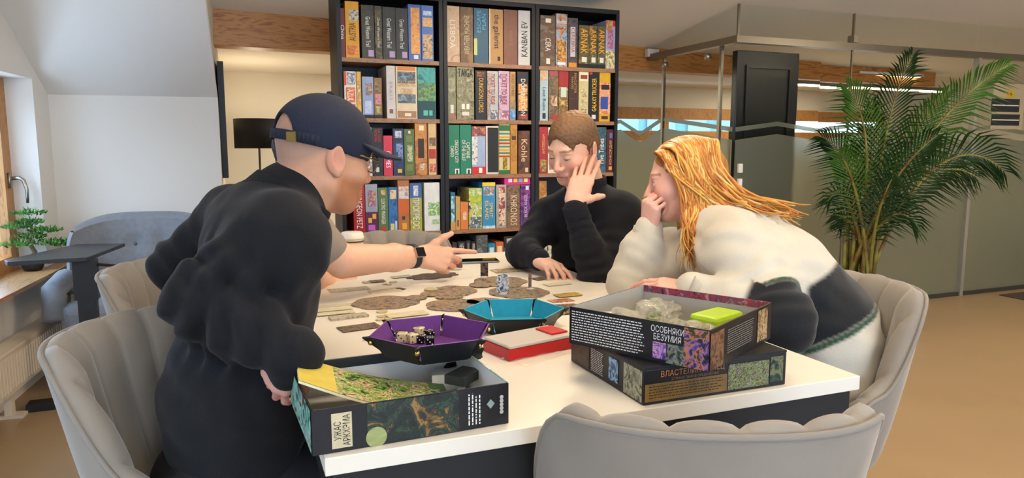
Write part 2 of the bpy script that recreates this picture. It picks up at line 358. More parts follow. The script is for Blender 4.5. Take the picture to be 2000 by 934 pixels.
# linear lamp under the beam inside the meeting room, projector screen rail
lb = Vector((5.2, beam_y(5.2) + .05, 1.79))
e = empty('strip_lamp', (5.9, beam_y(5.9) + .02, 1.74), ang, 'thin bright linear lamp under the beam in the meeting room', 'lamp')
boxo('housing', (-1.5, -.03, .012), (.9, .03, .045), M_rail, e); boxo('light_strip', (-1.5, -.03, 0), (.9, .03, .012), mat('strip_glow', '#ffffff', .5, emit=('#ffe6c0', 14)), e)
area_light('rear_fill', (5.8, 5.9, 1.87), 1.2, 40, WARM)  # added fill light behind the glass, no visible source
area_light('rear_left_fill', (1.6, 6.0, 1.87), .8, 44, (1, .93, .82))  # added fill to brighten the rear left wall
for (x, y, s, tx) in ((5.8, 5.9, 1.2, 'inside the glass room'), (1.6, 6.0, .8, 'behind the bookcases')):  # made-up fixtures placed over the two rear fill lights
    e = empty('added_fill_panel', (x, y, 1.88), 0, 'square panel added as source of the fill light ' + tx, 'lamp'); boxo('fill_panel_housing', (-s / 2 - .02, -s / 2 - .02, .0), (s / 2 + .02, s / 2 + .02, .02), MATS['lamp_white'], e); boxo('fill_panel_mount', (-.05, -.05, .02), (.05, .05, .07), MATS['lamp_white'], e)
boxo('floor_mat', (5.75, 3.1, 0), (7.4, 3.85, .008), mat('mat_dark', '#4a4038', .9, bump=(200, .3)))
tag(bpy.data.objects['floor_mat'], 'dark brown doormat lying by the glass door', 'mat')
# ================================================================== bookcases
SY, SD = 3.96, .29                                   # front plane, depth
BZ = [.036, .392, .715, 1.035, 1.349, 1.668]         # top faces of the boards
M_shelf = mat('black_shelf', '#121315', .5, bump=(60, .05))
M_board = wood('board_edge', '#9c7350', '#7c5838', 5, (2, 9, 9))
UX = [(.566, 1.146), (1.150, 1.706), (1.710, 2.266)]
NB = ['beside the lamp', 'between the other two', 'next to the glass room']
for ui, (xa, xb) in enumerate(UX):
    e = empty('bookcase', ((xa + xb) / 2, SY + SD / 2, 0), 0, 'tall black open bookcase full of game boxes, ' + NB[ui], 'bookcase', 'black bookcases in a row'); w = (xb - xa) / 2; t = .022; d = SD / 2
    boxo('side_panel', (-w, -d, 0), (-w + t, d, 2.02), M_shelf, e); boxo('side_panel', (w - t, -d, 0), (w, d, 2.02), M_shelf, e)
    boxo('top_panel', (-w + t, -d, 1.995), (w - t, d, 2.02), M_shelf, e); boxo('back_panel', (-w + t, d - .008, 0), (w - t, d, 1.995), M_shelf, e)
    boxo('plinth', (-w + t, -d + .02, 0), (w - t, -d + .035, BZ[0] - .022), M_shelf, e)
    for z in BZ: boxo('shelf_board', (-w + t, -d + .004, z - .022), (w - t, d - .008, z), M_board, e)
# ------------------------------------------------------------------ game boxes
INK = {}
def ink(c): return mat('ink_' + c.lstrip('#'), c, .5)
def card(c): return mat('card_' + c.lstrip('#'), c, .42, vary=(25, .12))
BOXN = [0]
def game(x0, x1, ytop, row, base, label, title=None, tcol='#f0ece0', tdir='d', tpos=(.25, .8), panels=(), ybot=None, unit=None, depth=.235, tsize=.55, z=None):
    yf = SY + .012
    zb = BZ[row] if z is None else z
    ym = 300
    xa = at(x0, ym, y=yf).x + .0007; xb = at(x1, ym, y=yf).x - .0007
    zt = at((x0 + x1) / 2, ytop, y=yf).z
    w, h = xb - xa, zt - zb; BOXN[0] += 1
    e = MB().box((-w / 2, 0, 0), (w / 2, depth, h)).build('board_game_box', card(base) if isinstance(base, str) else art('art_%d' % BOXN[0], base, 16, BOXN[0]), None, bev=.0015, loc=((xa + xb) / 2, yf, zb))
    tag(e, label, 'game box', 'board games on the bookcases')
    for k, (u0, v0, u1, v1, c) in enumerate(panels):
        mt = ink(c) if isinstance(c, str) else art('art_%d_%d' % (BOXN[0], k), c, 28, BOXN[0] + k * .37)
        boxo('print_panel', (-w / 2 + w * u0, -.0008 - .0003 * k, h * v0), (-w / 2 + w * u1, -.0001, h * v1), mt, e)
    if title:
        L = (tpos[1] - tpos[0]) * h; c = (tpos[0] + tpos[1]) / 2 * h
        face = Matrix.Rotation(math.pi / 2, 4, 'X')
        off = Matrix.Translation((0, -.0032, c))
        if tdir == 'd': M = off @ face @ Matrix.Rotation(-math.pi / 2, 4, 'Z')
        elif tdir == 'u': M = off @ face @ Matrix.Rotation(math.pi / 2, 4, 'Z')
        else: M = off @ face; L = w * .85
        lettering(title, ink(tcol), L, (w * tsize) if tdir != 'h' else h * .3, M, e)
    return e
PUR = ['#2a1a3a', '#5a3a8a', '#c04a9a']
# ---- first bookcase
g = game
g(671, 681, 16, 5, '#6e2418', 'slim dark red game box at the end beside the yellow one', 'China', tpos=(.3, .72), tsize=.7)
g(681.5, 708, 3, 5, '#e0a01c', 'tall bright yellow game box with dark serif lettering', 'AUSTRIA', '#3a2a10', 'u', (.3, .62), [(.3, .66, 1, .85, ['#3a4a5a', '#d8d0b0', '#8a3a20']), (.1, .05, .9, .22, ['#d09018', '#c8402a', '#e8b030'])])
GW = [('art', 712, 737, 10), ('b', 737.6, 752, 12), ('c', 752.5, 777.5, 14), ('d', 777.5, 801, 16)]
for (n, a, b, t), base, lb in zip(GW, ['#4a432c', '#6a5c34', '#35332a', '#302e28'], ['wide olive black textured game box with white curly lettering', 'slim olive gold game box between two dark ones', 'charcoal game box right of the slim olive one', 'charcoal game box touching the blue and orange box']):
    g(a, b, t, 5, [base, '#2a2a22', base], lb, 'Great Western Trail', '#e6e2d4', 'd', (.22, .78), [(.5, .04, .92, .16, '#b49ac0')] if n != 'b' else [], tsize=.36)
g(801.5, 826.5, 9, 5, '#4a6ab0', 'blue game box with an orange desert picture panel', panels=[(.2, .12, .88, .94, ['#d8893a', '#e8b060', '#b85a2a']), (.4, .03, .75, .1, '#e8e4d8')])
g(827, 850, 11, 5, '#5878b8', 'blue game box with portraits of bearded men', panels=[(.1, .62, .9, .78, ['#e0c8a0', '#d89848', '#f0dcb0']), (.1, .04, .9, .48, ['#7a2e22', '#d8b890', '#2a2624']), (.15, .82, .85, .9, ['#9ab8d8', '#e8eef4'])])
g(675.5, 699.5, 139.5, 4, '#e2dccf', 'white game box with orange and blue tile pattern', 'AZUL', '#f4efe2', 'd', (.36, .62), [(0, .7, .2, 1, '#d8552a'), (.25, .72, .95, .98, ['#f2efe6', '#4a4f7a', '#e8e2d2']), (.15, .34, .9, .66, ['#e88a2a', '#c8402a', '#f0c060']), (.15, .16, .9, .3, '#c83420')], tsize=.5)
g(699.8, 709, 140, 4, '#e0b040', 'slim golden yellow box squeezed beside the tile patterned one', panels=[(.15, .3, .85, .8, ['#e8dcc0', '#b88a40', '#e0b040'])])
g(710.6, 732.5, 150, 4, '#93a6cc', 'lavender blue game box with a black base strip', panels=[(0, 0, 1, .085, '#1a1a1e'), (.3, .55, .9, .85, ['#c8a890', '#7a5a50', '#93a6cc']), (.2, .12, .8, .42, ['#c8d2e8', '#a8b6d8'])])
g(733, 749, 152, 4, '#8a6a3c', 'brown game box with a pink picture and black base', panels=[(0, 0, 1, .085, '#1a1a1e'), (.15, .35, .85, .6, ['#c0607a', '#d890a0', '#7a4a30']), (.15, .65, .85, .9, ['#3a3026', '#a8884a']), (.2, .12, .8, .3, ['#c8b878', '#6a5a30'])])
g(757.5, 775, 128.5, 4, '#cfc9c4', 'pale grey white game box with faint spaced lettering', 'B R A S S', '#9a9490', 'd', (.35, .7), [(.3, .1, .7, .18, '#8a5a48')], tsize=.3)
g(775.6, 817, 130, 4, '#dcc9a6', 'wide cream game box with two grey spaceship pictures', 'GALACTIC\nCRUISE', '#c89a62', 'h', (.54, .66), [(.08, .92, .92, .99, '#d8813c'), (.08, .68, .92, .9, ['#40484c', '#56626a', '#8fa0aa']), (.08, .3, .92, .47, ['#40484c', '#5a666e', '#8fa0aa']), (.06, .02, .94, .15, '#a67c5c'), (.4, .05, .7, .11, '#e8dcc0')])
g(817.5, 853, 132, 4, ['#2f8f86', '#4aa8a0', '#1f6a6c'], 'teal game box with a green mountain picture', panels=[(0, .36, 1, .7, ['#3f8a52', '#7ab05a', '#5a4a30', '#2f8f86']), (0, 0, 1, .35, '#23484c'), (.3, .07, .55, .17, '#5ab8b0'), (.62, .07, .8, .17, '#5ab8b0')])
g(690, 727, 249, 3, '#e4e0d6', 'white game box with brown line drawing behind cap brim', panels=[(.5, .05, .98, .3, ['#c8a080', '#7a5a48', '#e4e0d6']), (.6, .5, .9, .7, ['#8a7a70', '#d8d0c8'])])
g(727.5, 748.5, 249.5, 3, '#232325', 'black game box with small red lettering', 'LA COSA\nNOSTRA', '#c23a2c', 'd', (.7, .96), [(.3, .08, .6, .18, '#d0d0d0')], tsize=.6)
g(749, 767, 265, 3, '#d0344a', 'short crimson pink box with white lettering', 'GAMES', '#f6eef0', 'd', (.2, .62), tsize=.5)
g(767.6, 789, 251, 3, ['#14203e', '#20345e', '#0c1428'], 'midnight blue starry game box', panels=[(.2, .8, .8, .95, ['#e0e4ee', '#2a3a5a']), (.4, .06, .8, .14, '#e0b050'), (.3, .35, .9, .68, ['#1c2c56', '#8aa0d0', '#1c2c56'])])
g(789.5, 810, 252, 3, '#5a6c34', 'olive green game box with pale framed title', panels=[(.3, .3, .8, .66, ['#2c3a1c', '#c8cca0', '#3a4a24']), (.2, .72, .8, .86, '#6f8044'), (.2, .1, .8, .24, '#6f8044'), (.42, .9, .62, .96, '#e0dcc0')])
g(810.5, 834.5, 237, 3, ['#b8742a', '#c98a3c', '#8f5420'], 'tall orange brown wooden looking game box', panels=[(.25, .32, .75, .68, '#3a2416'), (.35, .83, .75, .92, '#e8d8b0'), (.4, .1, .8, .22, ['#3a4a7a', '#e0d0b0', '#a84a2a'])])
g(835, 854, 240, 3, '#d8b880', 'sand coloured game box with dark border and red title', panels=[(0, 0, .1, 1, '#4a2418'), (.9, 0, 1, 1, '#4a2418'), (.15, .32, .85, .5, '#b03a2a'), (.2, .56, .85, .72, ['#c88a60', '#4a2a1c', '#e0b890']), (.2, .06, .85, .22, ['#8a2a2a', '#c85a4a', '#d8b880'])])
g(687, 710.5, 361, 2, '#a8262a', 'bright red game box with bold white lettering', 'DUNGEON PETZ', '#f2ece4', 'd', (.12, .86), [(.3, .88, .8, .97, ['#e8c860', '#c83030'])], tsize=.5)
g(711, 735.5, 360, 2, '#9aa4b4', 'grey and purple game box with golden emblem', panels=[(0, 0, 1, .44, '#5a2350'), (.2, .55, .85, .88, ['#c8a850', '#8a3a7a', '#aab4c4']), (.2, .07, .75, .18, '#c060c8'), (.55, .3, .85, .4, '#d8a83c'), (.2, .22, .5, .32, '#d8a83c')])
g(736, 756, 367, 2, '#5a7a4a', 'moss green game box with narrow white title', 'ELEKTRO MANAGER', '#ecead8', 'd', (.2, .76), [(.3, .05, .75, .14, '#c03a30'), (.3, .84, .75, .95, ['#a86a50', '#d8b890'])], tsize=.4)
g(756.5, 774.5, 366, 2, ['#2a5a9c', '#3a78b8', '#1e4680'], 'cobalt blue game box with small yellow picture', panels=[(.2, .74, .85, .94, ['#e0c050', '#d8d0b0', '#c86a3a']), (.2, .06, .6, .2, '#e0c870'), (.7, .06, .9, .26, '#c8d4e8')])
g(775, 798, 352, 2, '#b0703a', 'tall orange brown game box with a ship picture', panels=[(.1, .64, .95, .88, ['#c8d4dc', '#e0c0a8', '#8a98a8']), (.05, .36, .95, .62, '#c8642c'), (.35, .06, .75, .18, '#e0a838'), (.35, .24, .6, .31, '#4a3020')])
g(799, 822.5, 358, 2, '#a8a860', 'blue and yellow game box with tall white Cyrillic title', 'ПРОГРЕСС', '#f0efe6', 'd', (.06, .7), [(0, .7, 1, 1, '#3e62a0'), (0, 0, 1, .3, ['#c8a83a', '#7a9a3a', '#d8c060']), (.3, .74, .7, .95, ['#f0f0f0', '#3e62a0'])], tsize=.55)
g(827, 858, 357, 2, '#e2e4e2', 'plain white game box with a green leaf picture', panels=[(.25, .32, .98, .6, ['#e2e4e2', '#5a9a3c', '#8ac05a', '#e2e4e2']), (.45, .14, .95, .24, ['#d0dccc', '#7ab05a'])])
# ---- second bookcase
g(872, 900, 11.6, 5, ['#c29f7c', '#cfb08e', '#b08a66'], 'tan parchment game box with pale spaced serif title', 'LISBOA', '#f0e6d4', 'd', (.25, .75), tsize=.38)
g(900.6, 926, 14, 5, ['#7a5a2e', '#5c4020', '#8f6c3a'], 'dark brown game box with curly pale title', 'WEATHER MACHINE', '#d8c49a', 'u', (.15, .85), tsize=.4)
g(927, 955, 16, 5, '#1f5470', 'deep blue game box with bright sky blue block title', 'ESCAPE\nPLAN', '#5ec0e0', 'u', (.56, .96), [(0, .15, .22, .45, '#c8d080')], tsize=.62)
g(956, 983, 18, 5, '#b98a4c', 'ochre game box with bold black lower case title', 'the gallerist', '#1e1812', 'd', (.28, .9), [(0, 0, .08, 1, '#e8dcc4'), (.6, .06, .8, .14, '#2a2018')], tsize=.5)
g(984, 1010.5, 19, 5, '#80503c', 'plain copper brown game box with faint title', 'VINHOS', '#a87a62', 'd', (.35, .62), tsize=.28)
g(1011.7, 1035, 20.5, 5, '#c9c9c6', 'light grey game box with thin black capital title', 'KANBAN EV', '#26262a', 'u', (.16, .8), tsize=.5)
g(876, 892, 131, 4, ['#6f6e50', '#8a8a66', '#56543c'], 'slim olive grey game box with white icons', panels=[(.3, .12, .7, .28, '#d8d8cc'), (.2, .03, .8, .1, '#b06a5a'), (.1, .5, .9, .8, ['#a8a880', '#7a7a58'])])
g(893, 927, 130.5, 4, ['#7e7a5a', '#98946e', '#5e5a42'], 'wide olive grey game box with a misty machine picture', 'TAIGA', '#1e1e18', 'h', (.84, .93), [(.1, .4, .9, .8, ['#a6a27c', '#6a664c', '#b8b48c']), (.28, .2, .45, .3, '#e4e4da'), (.55, .2, .72, .3, '#e4e4da'), (.3, .08, .7, .15, '#d8d4c8')])
g(929, 951, 137.5, 4, '#1d1c1a', 'black game box with golden yellow bold title', 'DUNGEON LORDS', '#e6b030', 'd', (.15, .84), [(.15, .87, .8, .97, ['#b85a2a', '#1d1c1a', '#d88a3a'])], tsize=.42)
g(952, 973.5, 139, 4, '#b4b6b4', 'light grey game box with red title and train picture', 'TICKET TO RIDE', '#a8302c', 'd', (.32, .95), [(0, .04, .28, .96, ['#5a6a7a', '#c8a890', '#8a3a30']), (.3, .02, .95, .2, ['#7a9ac0', '#3a3a3a', '#e0e0dc'])], tsize=.4)
g(974, 995.5, 139, 4, '#c4a6bc', 'pink mauve game box with red title', 'TICKET TO RIDE', '#a02832', 'd', (.32, .95), [(0, .04, .28, .96, ['#9a7a9a', '#d8b8c8', '#6a5a80']), (.3, .02, .95, .2, ['#5a8ac0', '#a03040', '#e8e0dc'])], tsize=.48)
g(996, 1007, 140, 4, '#b89058', 'slim tan box with a blue patch at its foot', 'TICKET TO RIDE', '#6a4426', 'd', (.5, .95), [(0, .02, 1, .22, ['#3a78b8', '#8ab4d8']), (0, .24, 1, .42, ['#6a6a60', '#b89058'])], tsize=.5)
g(1010, 1032, 140, 4, '#24222c', 'dark night coloured box with an orange glow', 'DOMINATION', '#e8dcc8', 'd', (.1, .85), [(.1, .2, .9, .75, ['#24222c', '#d88a3a', '#f0c070', '#5a3a4a']), (.1, .02, .9, .14, ['#a84a2a', '#24222c'])], tsize=.4)
g(876.5, 898, 244, 3, '#1f7a58', 'emerald green game box at the end of its row', 'CRESCENT CITY\nCARGO', '#f0f0e6', 'd', (.24, .7), [(.55, .02, .95, .12, '#e8e8e0'), (.66, .02, .84, .1, '#2a2a2a')], tsize=.72)
g(898.5, 921, 244, 3, '#1f8060', 'emerald green game box beside the pale blue one', 'CAPTAINS\nOF THE GULF', '#f0f0e6', 'd', (.28, .7), [(.55, .02, .95, .12, '#e8e8e0'), (.66, .02, .84, .1, '#2a2a2a')], tsize=.72)
g(921.5, 948.5, 247, 3, '#9fb4d4', 'pale blue game box with a red foot and comic picture', panels=[(0, 0, 1, .16, '#c23030'), (0, .8, 1, 1, ['#d8a860', '#a84030', '#3a4a5a']), (0, .2, .4, .78, ['#6a5a50', '#e8e4dc', '#9fb4d4']), (.5, .03, .75, .14, '#f0ece8')])
g(949, 974, 246.5, 3, '#e0d4cc', 'black faced game box framed by a pale edge', panels=[(.13, .04, .98, .97, '#1c1e1c')])
g(974.5, 996, 242, 3, '#d8c890', 'striped green red and yellow box with a giraffe', panels=[(0, 0, 1, .08, '#2f6a34'), (0, .86, 1, .97, '#2f6a34')] + [(0, .34 + i * .065, 1, .37 + i * .065, ['#b83028', '#2f7a5a', '#d8a030', '#3a8aa0'][i % 4]) for i in range(8)] + [(.35, .1, .75, .33, ['#e0b030', '#5a4a18', '#e0c040'])])
g(996.5, 1010.5, 242, 3, '#c08a34', 'slim amber box with faint dark scribbles', panels=[(.1, .25, .9, .9, ['#c08a34', '#a06a20', '#c9963e']), (.2, .68, .8, .76, '#4a3214')])
g(1012, 1035, 255.5, 3, ['#5a3018', '#6e3e20', '#3e200e'], 'short chocolate brown box with cream bold title', 'Kohle', '#e0c49a', 'd', (.28, .8), [(.6, .04, .85, .14, '#d8c4a4')], tsize=.5)
g(878.6, 888.5, 376, 2, '#1f6f86', 'small teal box at the end of the row', panels=[(.1, .2, .8, .9, ['#1f6f86', '#8ac0d0', '#d8e4e0']), (0, 0, 1, .22, '#c89a50')])
g(888.8, 898, 384, 2, '#c9a058', 'small sand coloured box between teal and orange ones', panels=[(.3, .1, .7, .3, '#8a4a2a')])
g(898.3, 914, 395, 2, '#d88440', 'short orange box with a white logo', panels=[(.3, .35, .75, .65, ['#f0e4d4', '#d88440'])])
g(915, 941, 368, 2, ['#d8c83c', '#8ab040', '#e8e4c8', '#2a3a2a'], 'lime yellow game box with a panda picture', panels=[(.1, .02, .95, .3, ['#f0f0ea', '#20242a', '#8ab0c0']), (.1, .6, .95, .82, ['#7ab03a', '#d8d040'])])
g(941.5, 967, 356.5, 2, '#3c92c4', 'sky blue game box with yellow top and title', 'SPIRIT\nISLAND', '#f0d040', 'd', (.2, .6), [(0, .92, 1, 1, '#e6c832'), (.1, .72, .9, .9, ['#d8a878', '#3c6a94', '#e8e4d0']), (0, 0, 1, .06, ['#e8f0f0', '#70b8d8'])], tsize=.6)
g(968.5, 989.5, 361, 2, '#a8a49c', 'grey framed box with orange butterflies', panels=[(.25, .05, .85, .95, ['#d8702a', '#e8e0c8', '#5a3a4a', '#c8402a'])])
g(990, 1016, 361, 2, ['#5c4434', '#8a6a50', '#3c2c22'], 'brown box with swirls and a pale bold title', 'KHRONOS', '#e8d4a8', 'd', (.05, .75), tsize=.5)
g(1016.5, 1037, 361, 2, ['#241d46', '#4a2a7a', '#a03a9a', '#241d46'], 'dark violet box with thin white title', 'BLACK ANGEL', '#d8d4e8', 'u', (.24, .78), [(.5, .88, .8, .97, '#e0e0e8')], tsize=.3)
def lying(u0, u1, v0, v1, zb, base, label):
    yf = SY + .014; a = at(u0, 350, y=yf).x; b = at(u1, 350, y=yf).x; h = at((u0 + u1) / 2, v0, y=yf).z - zb
    o = MB().box((a, yf, zb), (b, yf + .2, zb + h)).build('board_game_box', card(base), bev=.0015); tag(o, label, 'game box', 'board games on the bookcases')
    for k, c in enumerate(['#f0d0e0', '#e8c040', '#70b0a0', '#e0e070']): x = a + (b - a) * (.15 + .2 * k); boxo('print_panel', (x, yf - .001, zb + h * .3), (x + (b - a) * .14, yf, zb + h * .75), ink(c), o)
zt4 = at(1010, 361, y=SY + .012).z
lying(985, 1036, 345, 359, zt4 + .0005, '#d0308a', 'magenta box lying flat on top of two upright boxes')
g(881, 891, 474, 1, '#3a2c28', 'tiny dark brown box in the low row above the table', panels=[(.2, .5, .8, .9, '#8a5a48')])
g(891.5, 908, 472, 1, '#1c1c1e', 'small black box with white vertical letters', 'NEMO', '#e0e0e0', 'd', (.75, .95))
g(908.5, 918, 470, 1, '#202022', 'small black box between lettered black boxes', panels=[(.3, .7, .7, .95, '#787878')])
g(918.5, 928.5, 472, 1, '#18181a', 'small black box leaning on the grey patterned one', 'IMPERIUM', '#e0e0e0', 'd', (.7, .95))
g(929, 952, 460, 1, ['#6a7474', '#3a4444', '#8a9494'], 'grey patterned box in the low row above the table')
g(952.5, 967, 476, 1, '#2f86b8', 'small bright blue box in the low row', panels=[(.2, .75, .8, .9, '#cfe4ee')])
g(967.5, 983.5, 473, 1, '#cc6a28', 'small orange box in the low row', panels=[(.2, .75, .8, .9, '#f0d8b8')])
g(984, 1010, 462, 1, '#1e1e20', 'black box with white marks beside the young man', panels=[(.2, .85, .9, .96, ['#e8e8e8', '#1e1e20']), (0, .1, 1, .75, '#2a6a9a')])
# ---- third bookcase
g(1054, 1083, 30, 5, ['#6a5440', '#53402f', '#7c6650'], 'grey brown game box with a crowd picture and white title', 'CERA', '#e4dccc', 'd', (.3, .56), [(.35, .86, .7, .94, '#e4dccc'), (.4, .05, .65, .16, '#d8d0c0')], tsize=.34)
g(1084, 1106, 26.5, 5, ['#4a6a8a', '#8ab0c8', '#c87a2a', '#2a3030'], 'blue and orange fantasy game box, tallest of its row', 'Etherfields', '#e8eef0', 'h', (.8, .9), [(.1, .1, .9, .5, ['#d8902e', '#6a3a18', '#e0b050', '#2a2a28']), (.15, .04, .85, .09, '#e0e0e0')])
g(1107, 1126, 35, 5, ['#3a3236', '#54484c', '#241e22'], 'dark plum game box with a white title plate', 'CEREBRIA', '#7a2a2a', 'd', (.3, .8), [(.25, .22, .75, .82, '#c8c0c4'), (.1, .0, .9, .1, '#c88a2a')], tsize=.34)
for (a, b, t, lb) in ((1128, 1147.5, 49, 'jungle green game box with the largest orange title'), (1148, 1163.5, 50.5, 'jungle green game box between two orange titled ones'), (1164, 1179, 51.5, 'jungle green orange titled box beside the lilac one')):
    g(a, b, t, 5, ['#1f3a2a', '#6a5a2a', '#2a4a34', '#a8782e'], lb, 'ARNAK', '#eea52c', 'd', (.34, .92), [(.3, .14, .8, .26, '#d8d8d0'), (0, 0, 1, .1, '#141a18')], tsize=.68)
g(1179.5, 1203, 40, 5, '#a4a2c8', 'lilac game box with red corner and farm animals', panels=[(.55, .88, 1, 1, '#c02c30'), (0, .02, 1, .38, ['#b8703a', '#e8e0c8', '#7a9a4a', '#a83a2a']), (.15, .42, .6, .8, ['#a4a2c8', '#a83a4a', '#a4a2c8']), (0, .8, .5, 1, ['#d8b060', '#8a4a2a'])])
g(1054, 1070, 135, 4, '#a8c0c8', 'pale sky blue game box with handwritten dark title', 'Lost Ruins', '#2a2a30', 'd', (.2, .65), [(0, .78, .9, .96, ['#d8803a', '#c8a060', '#a8c0c8']), (.3, .04, .7, .15, '#2a2a30')], tsize=.4)
g(1071, 1090, 137.5, 4, ['#5a4632', '#8a6a4a', '#3a4434', '#a87850'], 'brown game box with a crowd of faces', panels=[(.1, .9, .9, .98, '#a84a5a'), (.2, .3, .85, .5, ['#d8b890', '#5a3a2a']), (.4, .02, .9, .12, '#b02a30')])
g(1090.5, 1109, 139, 4, ['#a87838', '#5a4a28', '#d0b060'], 'red topped game box with a yellow street picture', panels=[(0, .68, 1, 1, '#9a2a28'), (.2, .48, .8, .68, '#b8d0c0')])
g(1110, 1128, 137.5, 4, '#432a20', 'plain dark chocolate box with small golden title', 'MAGISTER\nNAVIS', '#b8905a', 'd', (.55, .95), [(0, .44, 1, .45, '#5c4032')], tsize=.55)
g(1129, 1148, 138.5, 4, '#c8bc8c', 'cream game box with a standing man in grey', panels=[(.05, .8, .95, .98, '#e4dcbc'), (.2, .1, .8, .65, ['#6a6a60', '#d8c890', '#4a4438']), (.15, .84, .85, .92, '#8a3a2a')])
g(1149, 1168, 138, 4, '#17171b', 'black game box with yellow title and red corner', 'GALAXY TRUCKER', '#f0c22a', 'u', (.2, .85), [(0, .92, .3, 1, '#c02c30'), (.3, .05, .7, .13, '#d8d0c0')], tsize=.45)
g(1169, 1190, 140, 4, '#d0a422', 'yellow game box with a cowboy in a blue jacket', panels=[(0, .15, 1, .78, ['#c85a3a', '#e0b890', '#d8503a']), (.1, .25, .8, .5, '#2a4a9a'), (.3, .5, .75, .64, '#d09a78'), (.15, .64, .9, .74, '#20181a'), (.2, .05, .8, .11, '#3a2a10')])
g(1053, 1069.5, 248, 3, '#a8262c', 'scarlet game box with golden vertical title', 'AMSTERDAM', '#e0b060', 'u', (.42, .84), [(.15, .04, .85, .3, ['#1e1e20', '#d8a030', '#3a8a4a', '#a8262c'])], tsize=.35)
g(1070, 1096, 249, 3, '#dcd4c4', 'white edged game box with a sepia street picture', panels=[(.1, .08, .95, .95, ['#6a4a38', '#b89a80', '#8a3a30', '#d8ccb8'])])
g(1097, 1118, 252, 3, '#7a8a5a', 'sage green box hidden behind the young man')
g(1164, 1184, 248.5, 3, ['#1c3a48', '#3a6a78', '#0e1c24'], 'dark teal game box with white brush lettering', 'Five Tribes', '#e8e8e0', 'u', (.2, .75), tsize=.5)
g(1184.5, 1200, 253, 3, '#521a24', 'wine red box with golden Cyrillic title', 'КОНКОРДИЯ', '#d8b070', 'u', (.18, .74), [(.3, .06, .7, .14, '#d8a048'), (.35, .8, .7, .92, '#5a6aa0')], tsize=.36)
g(1053, 1068.5, 354, 2, ['#c88a34', '#8a5a28', '#d8a850'], 'amber picture box left of the young man in the fourth row')
g(1055, 1070, 462, 1, ['#5a6a4a', '#c8ccb8', '#3a4434'], 'green and white patterned box low behind the sweater')
g(1071, 1090, 460, 1, ['#7a8460', '#d8d8c0', '#4a5440'], 'wider green patterned box low behind the sweater')
# ================================================================== table
TZ = .75; TX0, TX1, TY0, TY1 = .11, 1.14, 1.02, 2.84
M_top = mat('table_laminate', '#e4dccc', .38)
tb = empty('table', ((TX0 + TX1) / 2, (TY0 + TY1) / 2, 0), 0, 'large white laminate table with black frame set out with a board game', 'table')
hx, hy = (TX1 - TX0) / 2, (TY1 - TY0) / 2
boxo('tabletop', (-hx, -hy, TZ - .028), (hx, hy, TZ), M_top, tb, bev=.0015)
M_frame = mat('black_frame', '#141517', .5)
for a, b in (((-hx + .012, -hy + .012, TZ - .11), (hx - .012, -hy + .05, TZ - .029)), ((-hx + .012, hy - .05, TZ - .11), (hx - .012, hy - .012, TZ - .029)), ((-hx + .012, -hy + .051, TZ - .11), (-hx + .05, hy - .051, TZ - .029)), ((hx - .05, -hy + .051, TZ - .11), (hx - .012, hy - .051, TZ - .029))): boxo('apron', a, b, M_frame, tb)
for sx in (-1, 1):
    for sy in (-1, 1): boxo('leg', (sx * (hx - .06) - .03, sy * (hy - .06) - .03, 0), (sx * (hx - .06) + .03, sy * (hy - .06) + .03, TZ - .111), M_frame, tb)
# ================================================================== tub chairs
M_velvet = mat('velvet_taupe', '#8f867a', .75, sheen=.35, vary=(7, .14), bump=(160, .06))
M_vel_in = M_velvet
M_pipe = mat('velvet_piping', '#857d73', .7, sheen=.2)
def sm(a, b, x): t = min(1, max(0, (x - a) / (b - a))); return t * t * (3 - 2 * t)
CA, CB, CH = .285, .27, .83
PHI = R(128)
def rimz(p):
    p = abs(p); return CH - .012 * (p / R(55)) ** 2 - (CH - .635) * sm(R(48), R(88), p) - .08 * sm(R(95), R(128), p)
def shell(p, t, off=0.):
    zr = rimz(p); zb = .40; z = zb + (zr - zb) * t
    s = .74 + .26 * ((z - .40) / (CH - .40)) ** .75 if z > .4 else .74
    a, b = CA * s - off, CB * s - off
    q = 2.35; c, sn = math.cos(p), math.sin(p)
    r = (abs(sn) ** q + abs(c) ** q) ** (-1 / q)
    return Vector((a * sn * r, -b * c * r - .05 * t * max(0, math.cos(p)), z))
